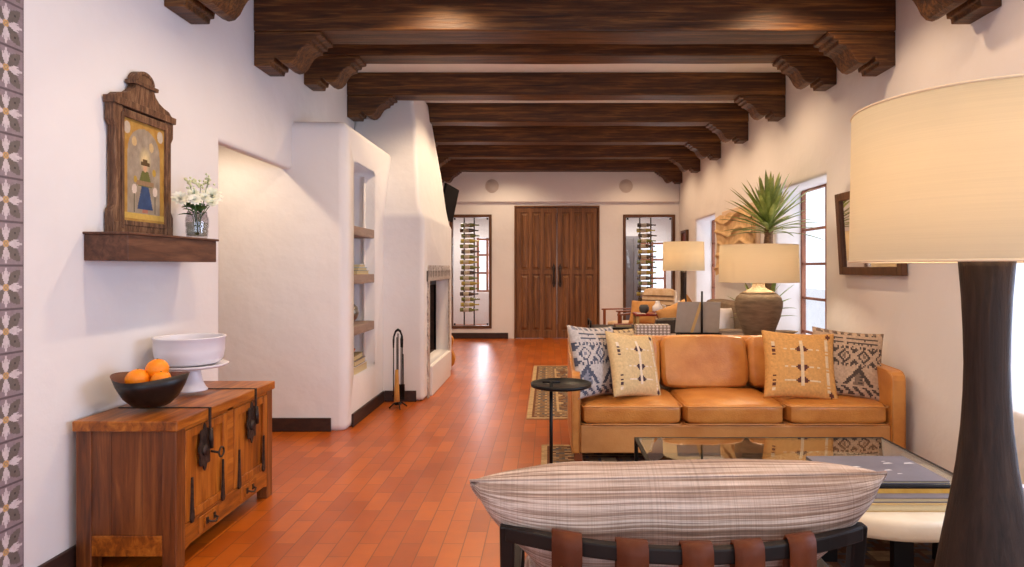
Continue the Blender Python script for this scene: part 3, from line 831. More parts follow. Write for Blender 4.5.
for k,(x,y,z,r,lb) in enumerate(((.02,0.02,.178,.052,'orange on top of the pile in the dark bowl'),(-.045,-.03,.132,.056,'largest orange, beside the wall in the dark bowl'),
                                 (.062,-.02,.126,.047,'orange nearest the cake stand in the dark bowl'),(.0,.075,.12,.05,'orange at the rear of the dark bowl, behind the topmost one'))):
    o = orange_mb(r).build('orange_fruit', M['orange'], loc=(BC[0]+x, BC[1]+y, BC[2]+z)); tag(o, lb, 'orange', og)
    MB().lathe([(0,0),(.005,0),(.003,.003),(0,.003)], (0,0,r*.925), n=8).build('stem_button', M['leafd'], o)

# cake stand + glass dome dish
CS = (-1.972, 3.60, .7225)
t = thing('cake_stand', 'white ceramic pedestal cake stand on the chest behind the fruit bowl', 'cake stand', CS)
MB().lathe([(0,0),(.078,0),(.08,.006),(.07,.018),(.055,.05),(.045,.10),(.045,.125),(0,.125)], n=40).build('pedestal', M['white'], t)
m = MB(); nn = 72
for (r0,z0,r1,z1) in ((0,.122,.06,.122),(.06,.122,.165,.132),(.165,.132,.182,.146),(.182,.146,.178,.150),(.178,.150,.16,.142),(.16,.142,0,.138)):
    vs=[]; 
    for rr,zz in ((r0,z0),(r1,z1)):
        for k in range(nn):
            a=2*PI*k/nn; q = rr*(1+ (.022*abs(math.sin(9*a)) if rr>.16 else 0)); vs.append((q*math.cos(a), q*math.sin(a), zz))
    m.add(vs, [(k,(k+1)%nn,nn+(k+1)%nn,nn+k) for k in range(nn)], 0, True)
m.build('plate', M['white'], t, merge=True)
M['frost'] = plain('frosted_white', L(226,224,230), .3, 0, None, 6, 0)
m = MB().lathe([(.125,0),(.135,.004),(.150,.03),(.157,.08),(.158,.150),(.163,.155),(.163,.160),(.152,.160),(.150,.150),(.149,.08),(.143,.032),(.125,.008),(0,.008),(0,0),(.125,0)], n=56)
m.v = [(x*1.12,y*1.12,z*.92) for x,y,z in m.v]
o = m.build('white_bowl', M['frost'], loc=(CS[0]-.012,CS[1],CS[2]+.152)); tag(o, 'deep straight-sided white bowl on top of the cake stand', 'bowl')

# ------------------------------------------------------------------ mantel shelf, retablo, vase with flowers
t = tag(MB().box(-.105,.105,-.41,.41,-.065,.06).build('mantel_shelf', M['mantel'], loc=(-2.095, 3.49, 1.50), bevel=.003), 'thick brown wooden ledge on the wall under the framed painting', 'shelf')
MB().box(-.105,.117,-.42,.42,.06,.072).build('shelf_top', M['mantel'], t, bevel=.003)
MZ = 1.572
t = thing('framed_painting', 'small antique painting of a robed figure in a carved wooden frame on the ledge', 'painting', (-2.168, 3.47, MZ)); RET = t
W = .30; Hh = .665
fx0, fx1 = -.05, .05
m = MB()
YZ = lambda a,b,tt: (tt,a,b)
for sg in (-1, 1):
    pr = [(sg*.30,0),(sg*.215,0),(sg*.215,.63),(sg*.28,.63),(sg*.31,.66),(sg*.31,.55),(sg*.285,.52),(sg*.285,.14),(sg*.31,.11),(sg*.31,0)]
    m.prism(pr, fx0, fx1-.012, YZ)
    m.prism([(sg*.24,.03),(sg*.215,.03),(sg*.215,.60),(sg*.24,.60)], fx1-.015, fx1, YZ)
m.prism([(-.30,0),(.30,0),(.30,.06),(-.30,.06)], fx0, fx1-.006, YZ); m.prism([(-.24,.045),(.24,.045),(.24,.07),(-.24,.07)], fx1-.01, fx1+.002, YZ)
m.prism([(-.215,.58),(.215,.58),(.215,.62),(-.215,.62)], fx1-.015, fx1, YZ)
m.build('frame', M['retablo'], t, bevel=.004, recalc=True)
m = MB()
m.prism([(-.32,.63),(.32,.63),(.325,.665),(-.325,.665)], fx0, fx1+.012, YZ)
pr = [(-.30,.665),(.30,.665),(.26,.69),(.20,.70),(.15,.715),(.11,.74),(.09,.77),(-.09,.77),(-.11,.74),(-.15,.715),(-.20,.70),(-.26,.69)]
m.prism(pr, fx0, fx1-.01, YZ)
m.prism([(-.12,.765),(.12,.765),(.125,.785),(-.125,.785)], fx0, fx1+.01, YZ)
pr = [(.10*math.cos(a*PI/14), .785+.062*math.sin(a*PI/14)) for a in range(15)]
m.prism(pr, fx0, fx1-.01, YZ)
m.tube([(fx1-.008, .085*math.cos(a*PI/14), .787+.05*math.sin(a*PI/14)) for a in range(15)], .011, 8)
m.build('crest', M['retablo'], t, bevel=.003, recalc=True)
def retablo_paint(u, v):
    # u left->right (near to far), v bottom->top
    x = (u-.5)*.43; y = v*.52
    gold = L(190,152,78); bg = L(170,156,136); w = noise.noise(Vector((x*22, y*22, 1)))*.5+.5
    def mixc(a, b_, k): return tuple(a[i]*(1-k)+b_[i]*k for i in range(3))+(1,)
    col = mixc(bg, L(138,122,104), w)
    # arch border
    inside = abs(x) < .165 and y > .045 and (y < .36 or (x*x/.165**2 + (y-.36)**2/.125**2) < 1)
    if not inside: col = mixc(gold, L(160,112,44), w)
    if y < .045 and y > .02: col = L(204,168,84)
    if not inside and y > .36: 
        if (abs(x)-.17)**2+(y-.47)**2 < .0010: col = L(190,176,158)
    for cx, cy in ((-.10,.41),(.075,.40)):
        if (x-cx)**2+(y-cy)**2 < .0006: col = L(196,168,120)
    r = math.hypot(x-.01, y-.33)
    if r < .07 and inside: col = mixc(L(228,206,150), col, r/.07)
    # robed child figure
    if y > .07 and y < .2 and abs(x-.01) < .032+.05*(.2-y)/.13: col = mixc(L(62,84,122), L(44,60,96), w)
    if .19 < y < .27 and abs(x-.01) < .075*(1-(y-.19)/.14): col = L(104,104,52)
    if abs(y-.205) < .012 and abs(x-.01) < .09: col = L(150,118,86)
    if (x-.01)**2+(y-.285)**2 < .0004: col = L(206,160,124)
    if (abs(y-.307) < .008 and abs(x-.01) < .045) or (abs(y-.32) < .013 and abs(x-.01) < .022): col = L(96,74,44)
    if abs(y-.062) < .008 and abs(x-.01) < .03: col = L(170,110,90)
    for cx in (-.10,.115):
        if abs(x-cx) < .005 and .05 < y < .17: col = L(90,84,62)
        if (x-cx)**2+(y-.17)**2 < .0006: col = L(214,196,180)
    if (x-.105)**2+(y-.27)**2 < .0004 or (x+.09)**2+(y-.22)**2 < .0003: col = L(180,146,60)
    return col
MB().grid(lambda u,v: (fx0+.075, -.215+.43*u, .065+.52*v), 90, 110, 0, False, retablo_paint).build('painted_panel', M['paint'], t)

RET.scale = (.5, .83, 1.03)
M['budm'] = plain('pale_bud', L(214,220,176), .7)
VC = (-2.03, 3.76, MZ)
t = thing('glass_jar', 'clear ribbed glass jar of water and stems on the wall ledge', 'jar', VC)
m = MB().lathe([(0,0),(.05,0),(.056,.012),(.060,.04),(.058,.055),(.062,.07),(.062,.11),(.054,.135),(.052,.155),(.050,.155),(.051,.135),(.058,.108),(.058,.07),(.054,.055),(.056,.04),(.052,.015),(0,.01)], n=32)
m.build('jar_body', M['jar'], t)
MB().lathe([(0,.012),(.05,.012),(.054,.04),(.052,.055),(.056,.075),(.056,.09),(0,.09)], n=24).build('water', glass('water', (.80,.84,.78,1), .3), t)
t = thing('flower_bouquet', 'small bunch of white flowers and green leaves standing in the glass jar', 'flowers', (VC[0], VC[1], VC[2]+.02))
st = MB(); lf = MB()
random.seed(3)
heads = [(-.04,-.10,.20,.038),(.0,-.04,.235,.028),(.05,-.01,.215,.026),(.03,.10,.235,.05),(-.02,.03,.20,.024),(.05,-.12,.19,.03),(-.06,.02,.21,.026),(.06,.05,.19,.024)]
sprigs = [(-.01,-.06,.31),(.02,.09,.345),(.0,.04,.30),(-.03,-.02,.29),(.03,-.09,.27),(.0,.13,.33)]
for x,y,z,r in heads: st.tube([(x*.1,y*.1,0),(x*.25,y*.25,.10),(x,y,z)], .0025, 5)
for x,y,z in sprigs: st.tube([(x*.1,y*.1,0),(x*.25,y*.25,.10),(x,y,z)], .0018, 5)
st.build('stem', M['leafd'], t)
def leafblade(mb, p0, d, up, ln, wd, droop=.2, n=5, mat=0, fold=.25):
    p0 = Vector(p0); d = Vector(d).normalized(); side = d.cross(Vector(up))
    if side.length < 1e-3: side = d.cross(Vector((1,0,0)))
    side.normalize(); nn = side.cross(d)
    vs = []; fs = []
    for k in range(n+1):
        s = k/n; w_ = wd*(math.sin(PI*min(1,.12+.88*s))**.7 if s < 1 else 0)
        c = p0+d*ln*s+Vector((0,0,-1))*droop*ln*s*s
        vs += [c-side*w_/2+nn*w_*fold, c, c+side*w_/2+nn*w_*fold]
    for k in range(n):
        a = k*3; fs += [(a,a+1,a+4,a+3),(a+1,a+2,a+5,a+4)]
    mb.add(vs, fs, mat, True)
for k in range(26):
    a = random.random()*2*PI; e = random.uniform(.2,1.1)
    leafblade(lf, (math.cos(a)*.02, math.sin(a)*.03, random.uniform(.11,.17)), (math.cos(a)*math.cos(e), math.sin(a)*math.cos(e), math.sin(e)), (0,0,1), random.uniform(.05,.09), .03, .3)
lf.build('leaf', M['leafd'], t)
AXM = Vector((.55,-.7,.5)).to_track_quat('Z','Y').to_matrix()
for x,y,z,r in heads:
    m = MB(); r *= 1.35
    for ring_, cnt, el in ((1.0,12,.15),(.85,10,.5),(.6,8,.95),(.4,5,1.3)):
        for k in range(cnt):
            a = 2*PI*k/cnt+ring_
            d_ = AXM @ Vector((math.cos(a)*math.cos(el), math.sin(a)*math.cos(el), math.sin(el)))
            leafblade(m, (x,y,z), d_, AXM @ Vector((0,0,1)), r*ring_, r*.55, .05, 3, 0, .1)
    m.build('blossom', M['petal'], t)
m = MB()
for x,y,z in sprigs:
    m = MB()
    for k in range(9):
        q = Vector((x,y,z))+Vector([random.uniform(-.025,.025) for _ in range(3)])
        m.lathe([(0,-.008),(.009,0),(0,.009)], q, n=6)
    m.build('bud_cluster', M['budm'], t)

# ------------------------------------------------------------------ leather sofa
SX0, SX1, SY0, SY1 = .165, 2.535, 4.60, 5.50
t = thing('leather_sofa', 'three-seat tan leather sofa facing the coffee table', 'sofa', (1.35, 5.05, 0))
SOFA = t
ap = [(0,.084),(0,.60),(.012,.635),(.035,.655),(.08,.665),(.30,.672),(.45,.69),(.62,.745),(.76,.80),(.90,.825),(.90,.084)]
for x0, x1 in ((SX0, SX0+.065), (SX1-.10, SX1)):
    m = MB(); m.prism([(a+SY0-5.05, b) for a, b in ap], x0-1.35, x1-1.35, lambda a,b,tt:(tt,a,b))
    a_ = m.build('armrest', M['leather'], t, bevel=.016, seg=4, recalc=True)
    for xx in (x0+.006, x1-.006):
        m = MB().tube([(xx-1.35, a+SY0-5.05-.001, b) for a, b in ap[:10]], .0035, 6); m.build('piping', M['leather2'], a_)
m = MB(); m.box(SX0+.065-1.35, SX1-.10-1.35, -.435, .36, .084, .282); m.build('base', M['leather2'], t, bevel=.01, seg=3)
m = MB(); m.prism([(.30,.084),(.45,.084),(.45,.80),(.43,.835),(.36,.835),(.33,.80)], SX0+.10-1.35, SX1-.10-1.35, lambda a,b,tt:(tt,a,b)); m.build('backrest', M['leather'], t, bevel=.014, seg=3, recalc=True)
cw = (SX1-SX0-.165)/3
for k in range(3):
    xc = SX0+.065+cw*(k+.5)-1.35
    s_ = MB().soft((xc, -.065, .358), (cw-.006, .775, .145), 12, 9, .38, wob=.004).build('seat_cushion', M['leather'], t)
    m = MB()
    for zz in (.292, .415):
        y_ = -.453; h = cw/2-.012
        m.tube([(xc-h, .2, zz),(xc-h, y_+.03, zz),(xc-h+.02, y_+.004, zz),(xc+h-.02, y_+.004, zz),(xc+h, y_+.03, zz),(xc+h, .2, zz)], .0045, 6)
    m.build('piping', M['leather2'], s_)
    R_ = rotx(math.radians(-12)); ba, bb_ = ((.235,.90),(.90,1.60),(1.60,2.41))[k]; xb = (ba+bb_)/2-1.35
    b_ = MB().soft((xb, .215, .64), (bb_-ba-.006, .20, .425), 12, 7, 0, rot=R_.to_3x3(), wob=.006).build('back_cushion', M['leather'], t)
for x in (SX0+.05, 1.35, SX1-.05):
    for y in (SY0+.04, SY1-.05):
        MB().box(x-.028-1.35, x+.028-1.35, y-5.05-.025, y-5.05+.025, 0, .084).build('leg', M['brownleg'], t, bevel=.003)

# ------------------------------------------------------------------ throw pillows
def pillow_mb(w, h, th, paint=None, nu=44, pinch=.07, mat=0, seam=True):
    m = MB()
    def fn(sg):
        def f(u, v):
            a = 2*u-1; b_ = 2*v-1
            x = w/2*a*(1-pinch*(1-b_*b_)); z = h/2*b_*(1-pinch*(1-a*a))
            e = max(0, (1-abs(a)**2.6)*(1-abs(b_)**2.6))**.55
            wr = noise.noise(Vector((x*7, z*7, sg*3)))*.012*e
            return (x, -sg*(th/2*e+wr), z)
        return f
    m.grid(fn(1), nu, nu, mat, True, paint)
    # back face (reverse winding)
    o = len(m.v); f = fn(-1)
    vs = [f(i/nu, j/nu) for j in range(nu+1) for i in range(nu+1)]; fs = []; cs = []
    for j in range(nu):
        for i in range(nu):
            a = j*(nu+1)+i; fs.append((a, a+nu+1, a+nu+2, a+1)); cs.append((BACKC if paint else None))
    m.add(vs, fs, mat, True, cs if paint else None)
    return m
BACKC = L(200,172,140)
def ikat(base, ink, mid):
    def p(u, v):
        x = u; y = v
        n_ = noise.noise(Vector((x*40, y*40, 2)))*.012
        x += n_; y += n_
        c = base
        fr = lambda q: q-math.floor(q)
        if y > .74:
            if fr(y*14) < .38 and .12 < x < .9: c = ink if not (.40 < x < .46) else base
            if y > .94: c = mid if fr(x*9+.5) < .5 else base
        elif y > .44:
            # stepped medallions
            q = abs(fr(x*3.6)-.5)*2; yy = abs((y-.59)/.15)
            s = math.floor((q+yy)*4)/4
            if .5 <= s < .75 or s > 1.2: c = ink
            elif s < .25: c = mid
            if y < .47 or y > .71: c = ink if fr(x*16) < .5 else base
        elif y > .16:
            q = abs(fr(x*2.0+.25)-.5)*2; yy = (y-.16)/.28
            if q < (1-yy)*.9 and q > (1-yy)*.9-.28: c = ink
            elif q < (1-yy)*.35: c = mid
            if fr(x*2.0+.75) < .12 and fr(y*22) < .5: c = ink
        else:
            if fr(x*7+y*10) < .5 and .03 < y < .13: c = ink
        k = .86+.22*noise.noise(Vector((u*80, v*80, 5)))
        return (c[0]*k, c[1]*k, c[2]*k, 1)
    return p
def moth(base, wht, ink):
    def p(u, v):
        x = u; y = v
        c = base
        if abs(x-.50) < .018 and .16 < y < .86: c = wht
        for yc in (.72,.44,.24):
            d = abs(y-yc)
            for sx in (-1, 1):
                q = (x-.50)*sx
                if .02 < q < .095 and d < (.095-q)*.75: c = ink
                if .10 < q < .26 and abs(d-.008*math.sin(q*60)) < .008: c = wht
        if .10 < x < .13:
            for k in (.62,.68,.74,.18,.24,.30):
                if abs(y-k) < .015: c = ink
            if .76 < y < .82 or .10 < y < .14: c = wht
        if abs(x-.86) < .02 and .1 < y < .9: c = wht if (y*20 % 1) < .8 else base
        for (cx, cy) in ((.90,.93),(.90,.07)):
            if abs(x-cx)+abs(y-cy) < .045: c = ink
        k = .93+.14*noise.noise(Vector((u*70, v*70, 9)))
        return (c[0]*k, c[1]*k, c[2]*k, 1)
    return p
def place_pillow(o, c, yaw=0, lean=0, roll=0, scale=1):
    o.matrix_world = Matrix.Translation(c) @ rotz(yaw) @ rotx(lean) @ roty(roll) @ Matrix.Scale(scale, 4)
D = math.radians
def fringe(o, w, h): return o
pl = pillow_mb(.46, .46, .15, ikat(L(206,196,188), L(84,88,104), L(140,140,150))).build('throw_pillow', M['col'], merge=True)
tag(pl, 'grey-blue and white patterned throw pillow against the sofa arm by the side table', 'pillow'); place_pillow(pl, (.36, 4.86, .705), D(48), D(-16), D(5), 1.18)
pl = pillow_mb(.42, .42, .14, ikat(L(214,186,140), L(120,104,92), L(160,134,104))).build('throw_pillow', M['col'], merge=True)
tag(pl, 'cream and brown patterned pillow mostly hidden between the grey-blue and the cream pillows', 'pillow'); place_pillow(pl, (.50, 5.03, .70), D(30), D(-16), D(3), 1.14)
pl = pillow_mb(.44, .45, .14, moth(L(222,192,140), L(236,218,190), L(74,50,58))).build('throw_pillow', M['col'], merge=True)
tag(pl, 'pale cream-yellow throw pillow with dark diamond motifs, on the sofa nearer the black side table', 'pillow'); place_pillow(pl, (.64, 4.86, .675), D(38), D(-20), D(8), 1.1)
pl = pillow_mb(.48, .46, .15, moth(L(222,166,96), L(232,206,166), L(98,52,42))).build('throw_pillow', M['col'], merge=True)
tag(pl, 'golden yellow throw pillow with dark diamond motifs, on the sofa seat beside the right wall', 'pillow'); place_pillow(pl, (1.87, 4.84, .675), D(-4), D(-20), D(3), 1.12)
pl = pillow_mb(.46, .46, .14, ikat(L(206,178,150), L(88,74,66), L(140,118,100))).build('throw_pillow', M['col'], merge=True)
tag(pl, 'beige and charcoal patterned throw pillow in the sofa corner by the wall mirror', 'pillow'); place_pillow(pl, (2.255, 4.90, .68), D(-8), D(-18), D(6), 1.13)

# ------------------------------------------------------------------ black side table
t = thing('side_table', 'small round black metal side table beside the tan leather sofa', 'side table', (.085, 4.22, 0))
m = MB().lathe([(0,.632),(.188,.632),(.196,.636),(.198,.655),(.190,.655),(.188,.642),(0,.642)], n=48); m.build('table_top', M['black'], t)
m = MB().tube([(-.065,-.07,.012),(-.065,-.07,.675)], .011, 10); m.tube([(-.12,-.07,.672),(-.01,-.07,.672)], .008, 8); m.build('pole', M['black'], t)
MB().lathe([(0,0),(.13,0),(.13,.012),(0,.012)], (-.02,-.03,0), n=36).build('base', M['black'], t)

# ------------------------------------------------------------------ rugs
def rug_paint(sx, sy, bd):
    def p(u, v):
        x = min(u, 1-u)*sx; y = min(v, 1-v)*sy; d = min(x, y)
        tan = L(190,160,120); red = L(116,78,58); blue = L(98,92,90); brn = L(140,110,82)
        n1 = noise.noise(Vector((u*sx*22, v*sy*22, 3))); n2 = noise.noise(Vector((u*sx*9, v*sy*9, 8)))
        if d < .05: c = tan
        elif d < .07: c = red
        elif d < bd:
            f = ((u*sx*7) % 1 - .5)**2+((v*sy*7) % 1 - .5)**2
            c = red if f < .05 else (tan if f < .12 else (blue if n1 > .1 else brn))
        elif d < bd+.03: c = tan
        else:
            f = math.sin(u*sx*16)*math.sin(v*sy*16)
            c = tan if f > .55 else (blue if n1 > .2 else (brn if n2 > 0 else red))
        k = .85+.3*n1
        return (c[0]*k, c[1]*k, c[2]*k, 1)
    return p
def rug(label, x0, x1, y0, y1, n):
    sx, sy = x1-x0, y1-y0
    m = MB()
    nx, ny = int(sx*n), int(sy*n)
    m.grid(lambda u,v: (u*sx-sx/2, v*sy-sy/2, .012+.001*noise.noise(Vector((u*40,v*40,0)))), nx, ny, 0, True, rug_paint(sx, sy, .28))
    m.box(-sx/2, sx/2, -sy/2, sy/2, .001, .0105, 1)
    o = m.build('area_rug', [M['rugm'], plain('rug_edge', L(190,156,116), .9)], loc=((x0+x1)/2, (y0+y1)/2, 0)); tag(o, label, 'rug')
rug('patterned tan and red rug under the seating area behind the leather sofa', -.20, 1.95, 6.0, 9.24, 42)
rug('patterned dark rug under the glass coffee table and leather sofa', -.05, 2.50, 2.25, 5.11, 46)

# ------------------------------------------------------------------ glass coffee table
X0, X1, Y0, Y1, ZT = .50, 1.94, 2.92, 3.77, .42
t = thing('glass_coffee_table', 'rectangular glass coffee table with thin black metal frame before the leather sofa', 'coffee table', (1.22, 3.345, 0))
m = MB(); f = .022
m.box(X0,X1,Y0,Y0+f,ZT-.012,ZT); m.box(X0,X1,Y1-f,Y1,ZT-.012,ZT); m.box(X0,X0+f,Y0+f,Y1-f,ZT-.012,ZT); m.box(X1-f,X1,Y0+f,Y1-f,ZT-.012,ZT)
m.box(X0,X1,Y0,Y0+.012,ZT-.048,ZT-.040)
m.build('frame', M['black'], t, world=True, bevel=.002)
MB().box(X0+.02,X1-.02,Y0+.02,Y1-.02,ZT-.006,ZT-.0005).build('glass_top', M['tableglass'], t, world=True)
MB().box(X0+.002,X1-.002,Y0+.002,Y0+.008,ZT-.040,ZT-.012).build('brass_band', M['gold'], t, world=True)
for x in (X0, X1-.02):
    for y in (Y0, Y1-.02): MB().box(x, x+.02, y, y+.02, .013, ZT-.012).build('leg', M['black'], t, world=True)
tt_ = book('art_book', 'large flat grey art book lying on the glass coffee table', (1.575, 3.145, ZT), (.50, .39, .014), 'bookgrey')
random.seed(5)
for k in range(6):
    x = random.uniform(-.12,.2); y = random.uniform(-.1,.12); s = random.uniform(.01,.03)
    sp = MB().add([(x,y,.0145),(x+s*2,y+s*.2,.0145),(x+s*1.4,y+s*.7,.0145),(x+s*.3,y+s*.5,.0145)], [(0,1,2,3)])
    sp.build('cover_mark', M['bwhite'], tt_)

# round marble table nested beneath
RC = (1.60, 3.28); RR = .55
t = thing('round_marble_table', 'low round cream marble table with black legs tucked under the glass coffee table', 'coffee table', (RC[0], RC[1], 0))
m = MB().lathe([(0,.235),(RR-.03,.235),(RR-.008,.243),(RR,.262),(RR,.305),(RR-.008,.322),(RR-.03,.33),(0,.33)], n=90); m.build('table_top', M['cream'], t)
for a in (215, 270, 325, 90, 30, 150):
    x, y = .34*math.cos(D(a)), .34*math.sin(D(a)); MB().box(x-.045,x+.045,y-.02,y+.02,.013,.235).build('leg', M['black'], t, bevel=.003)
z = .3305
for dims, c, pg, lb, dx in (((.60,.34,.034),'tan','page','thick tan book, bottom of the stack on the round marble table',0),((.56,.31,.022),'bookgrey','page','thin grey-edged book, top of the stack on the round marble table',.01)):
    book('book', lb, (1.52+dx, 3.02, z), dims, c, 0, pg, group='books on the round marble table'); z += dims[2]+.0005
t = thing('cream_ottoman', 'cream upholstered ottoman by the right wall, partly hidden by the big lamp base', 'ottoman', (2.32, 2.70, 0))
MB().soft((0,0,.27),(.50,.52,.30),12,10,.06).build('cushion', M['cream'], t)
for x in (-.2,.2):
    for y in (-.2,.2): MB().box(x-.02,x+.02,y-.02,y+.02,.013,.13).build('leg', M['darkwood'], t)
book('magazine', 'pale lilac magazine with tan edge lying on the cream ottoman', (2.24, 2.80, .4215), (.26,.26,.012), 'bluepage', .25)

# ------------------------------------------------------------------ lounge chair seen from behind
t = thing('lounge_chair', 'black framed lounge chair with brown leather straps, seen from behind', 'lounge chair', (.32, 1.85, 0))
def rail_y(s): return 1.55-.125*(1-(2*s-1)**2)
ZR = .77
def barsweep(mb, pts, w, h):
    pts = [Vector(p) for p in pts]; vs = []; fs = []
    for i, p in enumerate(pts):
        a = pts[max(0,i-1)]; b_ = pts[min(len(pts)-1,i+1)]; tg = (b_-a).normalized(); up = Vector((0,0,1)); sd = tg.cross(up).normalized()
        up = sd.cross(tg).normalized()
        for q,(du,dv) in enumerate(((-1,-1),(1,-1),(1,1),(-1,1))): vs.append(p+sd*du*w/2+up*dv*h/2)
    for i in range(len(pts)-1):
        for q in range(4): fs.append((i*4+q, i*4+(q+1)%4, i*4+4+(q+1)%4, i*4+4+q))
    fs += [(3,2,1,0), tuple((len(pts)-1)*4+q for q in range(4))]
    return mb.add(vs, fs)
XA, XB = -.098, .742
m = barsweep(MB(), [(XA+(XB-XA)*s/16, rail_y(s/16), ZR) for s in range(17)], .026, .036)
m.build('back_rail', M['frameblack'], t, world=True, bevel=.005, recalc=True)
m = barsweep(MB(), [(XA+(XB-XA)*s/16, rail_y(s/16)+.06, .44) for s in range(17)], .026, .036)
m.build('lower_rail', M['frameblack'], t, world=True, bevel=.005, recalc=True)
for x in (XA, XB):
    def post(pts, w, h, nm):
        pts = [Vector(p) for p in pts]
        mb = MB()
        vs = []
        for p in pts: vs += [(p.x-w/2,p.y-h/2,p.z),(p.x+w/2,p.y-h/2,p.z),(p.x+w/2,p.y+h/2,p.z),(p.x-w/2,p.y+h/2,p.z)]
        fs = [(3,2,1,0), tuple((len(pts)-1)*4+q for q in range(4))]
        for i in range(len(pts)-1):
            for q in range(4): fs.append((i*4+q, i*4+(q+1)%4, i*4+4+(q+1)%4, i*4+4+q))
        mb.add(vs, fs); mb.build(nm, M['frameblack'], t, world=True, bevel=.005, recalc=True)
    post([(x,1.60,0),(x,1.615,.42),(x,1.555,ZR+.018)], .034, .034, 'leg')
    post([(x,2.26,.013 if x > 0 else 0),(x,2.26,.56)], .034, .034, 'leg')
    m = barsweep(MB(), [(x,1.60,.575),(x,1.9,.58),(x,2.28,.575)], .045, .028); m.build('armrest', M['frameblack'], t, world=True, bevel=.006, recalc=True)
    m = barsweep(MB(), [(x,1.62,.31),(x,2.25,.33)], .028, .05); m.build('side_rail', M['frameblack'], t, world=True, bevel=.004, recalc=True)
MB().box(XA,XB,2.235,2.27,.30,.35).build('front_rail', M['frameblack'], t, world=True, bevel=.004)
for s in (.167,.337,.503,.640,.793):
    x = XA+(XB-XA)*s+.0; y = rail_y(s); w_ = .034
    prof = [(y+.020,.47),(y+.022,.6),(y+.019,ZR-.02),(y+.019,ZR+.012),(y+.010,ZR+.0235),(y-.006,ZR+.0245),(y-.017,ZR+.016),(y-.0195,ZR),(y-.020,ZR-.03),(y-.012,ZR-.10),(y+.01,ZR-.2),(y+.035,.47)]
    th = .0045
    outer = prof
    m = MB(); vs=[]; fs=[]
    n_ = len(outer)
    cen = Vector((y, ZR))
    inn = []
    for i,(a,b_) in enumerate(outer):
        p0 = Vector(outer[max(0,i-1)]); p1 = Vector(outer[min(n_-1,i+1)]); tg = (p1-p0).normalized(); nr = Vector((tg.y,-tg.x))
        inn.append((a+nr.x*th*1, b_+nr.y*th*1))
    slope = (rail_y(min(1,s+.04))-rail_y(s-.04))/(.08*(XB-XA))
    for (a,b_) in outer: vs += [(x-w_, a-slope*w_, b_),(x+w_, a+slope*w_, b_)]
    for (a,b_) in inn: vs += [(x-w_, a-slope*w_, b_),(x+w_, a+slope*w_, b_)]
    for i in range(n_-1):
        fs += [(2*i,2*i+1,2*i+3,2*i+2), (2*n_+2*i,2*n_+2*i+2,2*n_+2*i+3,2*n_+2*i+1), (2*i,2*i+2,2*n_+2*i+2,2*n_+2*i), (2*i+1,2*n_+2*i+1,2*n_+2*i+3,2*i+3)]
    m.add(vs, fs)
    sp_ = m.build('leather_strap', M['strap'], t, world=True, recalc=True)
    for p in sp_.data.polygons: p.use_smooth = True
    m = MB()
    for dx in (-.012,.014):
        m.lathe([(0,.004),(.0045,.003),(.0055,0)], n=10); k0 = len(m.v)-30
        m.xf(T(x+dx, y-.0235, ZR-.045)@rotx(PI/2), k0)
    m.build('stud', M['gold'], sp_).data.transform(T(-.32,-1.85,0))
m = MB().soft((.32, 1.92, .40), (.80,.68,.17), 12, 6, .15, wob=.004); o = m.build('seat_cushion', M['plaid'], t, world=True)
# back cushion: separate loose lumbar pillow
def lumbar(nu=44):
    m = MB(); w, h, th = 1.0, .46, .28
    def base(a, b_):
        q_ = min(1, (1-b_)/1.25); x = w/2*a*(1-.27*q_*q_*(3-2*q_))
        z = h/2*b_ - (.03*abs(a)**3 if b_ > 0 else 0)*b_*0
        return x, z
    def f(sg):
        def g(u, v):
            a = 2*u-1; b_ = 2*v-1
            x, z = base(a, b_)
            e = max(0, (1-abs(a)**4.6)*(1-abs(b_)**2.6))**.55
            return (x, -sg*(th/2*e+noise.noise(Vector((x*6, z*6, sg*3)))*.010*e), z)
        return g
    m.grid(f(1), nu, nu)
    o_ = MB().grid(f(-1), nu, nu); m.add(o_.v, [tuple(reversed(q)) for q in o_.f], 0, True)
    n_ = 24; pts = []
    for (a0,b0,a1,b1) in ((-1,-1,1,-1),(1,-1,1,1),(1,1,-1,1),(-1,1,-1,-1)):
        for k in range(n_):
            x, z = base(a0+(a1-a0)*k/n_, b0+(b1-b0)*k/n_); pts.append((x, 0, z))
    return m, pts
m, SEAM = lumbar()
pl = m.build('back_cushion', M['plaid'], merge=True)
tag(pl, 'large tan plaid cushion lying over the back of the strapped lounge chair', 'cushion')
place_pillow(pl, (.318, 1.69, .705), 0, D(33), D(-1.6))
def seam(w, h, pinch=.05):
    pts = []
    n_ = 24
    for (a0,b0,a1,b1) in ((-1,-1,1,-1),(1,-1,1,1),(1,1,-1,1),(-1,1,-1,-1)):
        for k in range(n_):
            a = a0+(a1-a0)*k/n_; b_ = b0+(b1-b0)*k/n_
            pts.append((w/2*a*(1-pinch*(1-b_*b_)), 0, h/2*b_*(1-pinch*(1-a*a))))
    return pts
MB().tube(SEAM, .0035, 6, closed=True).build('piping', M['plaid'], pl)

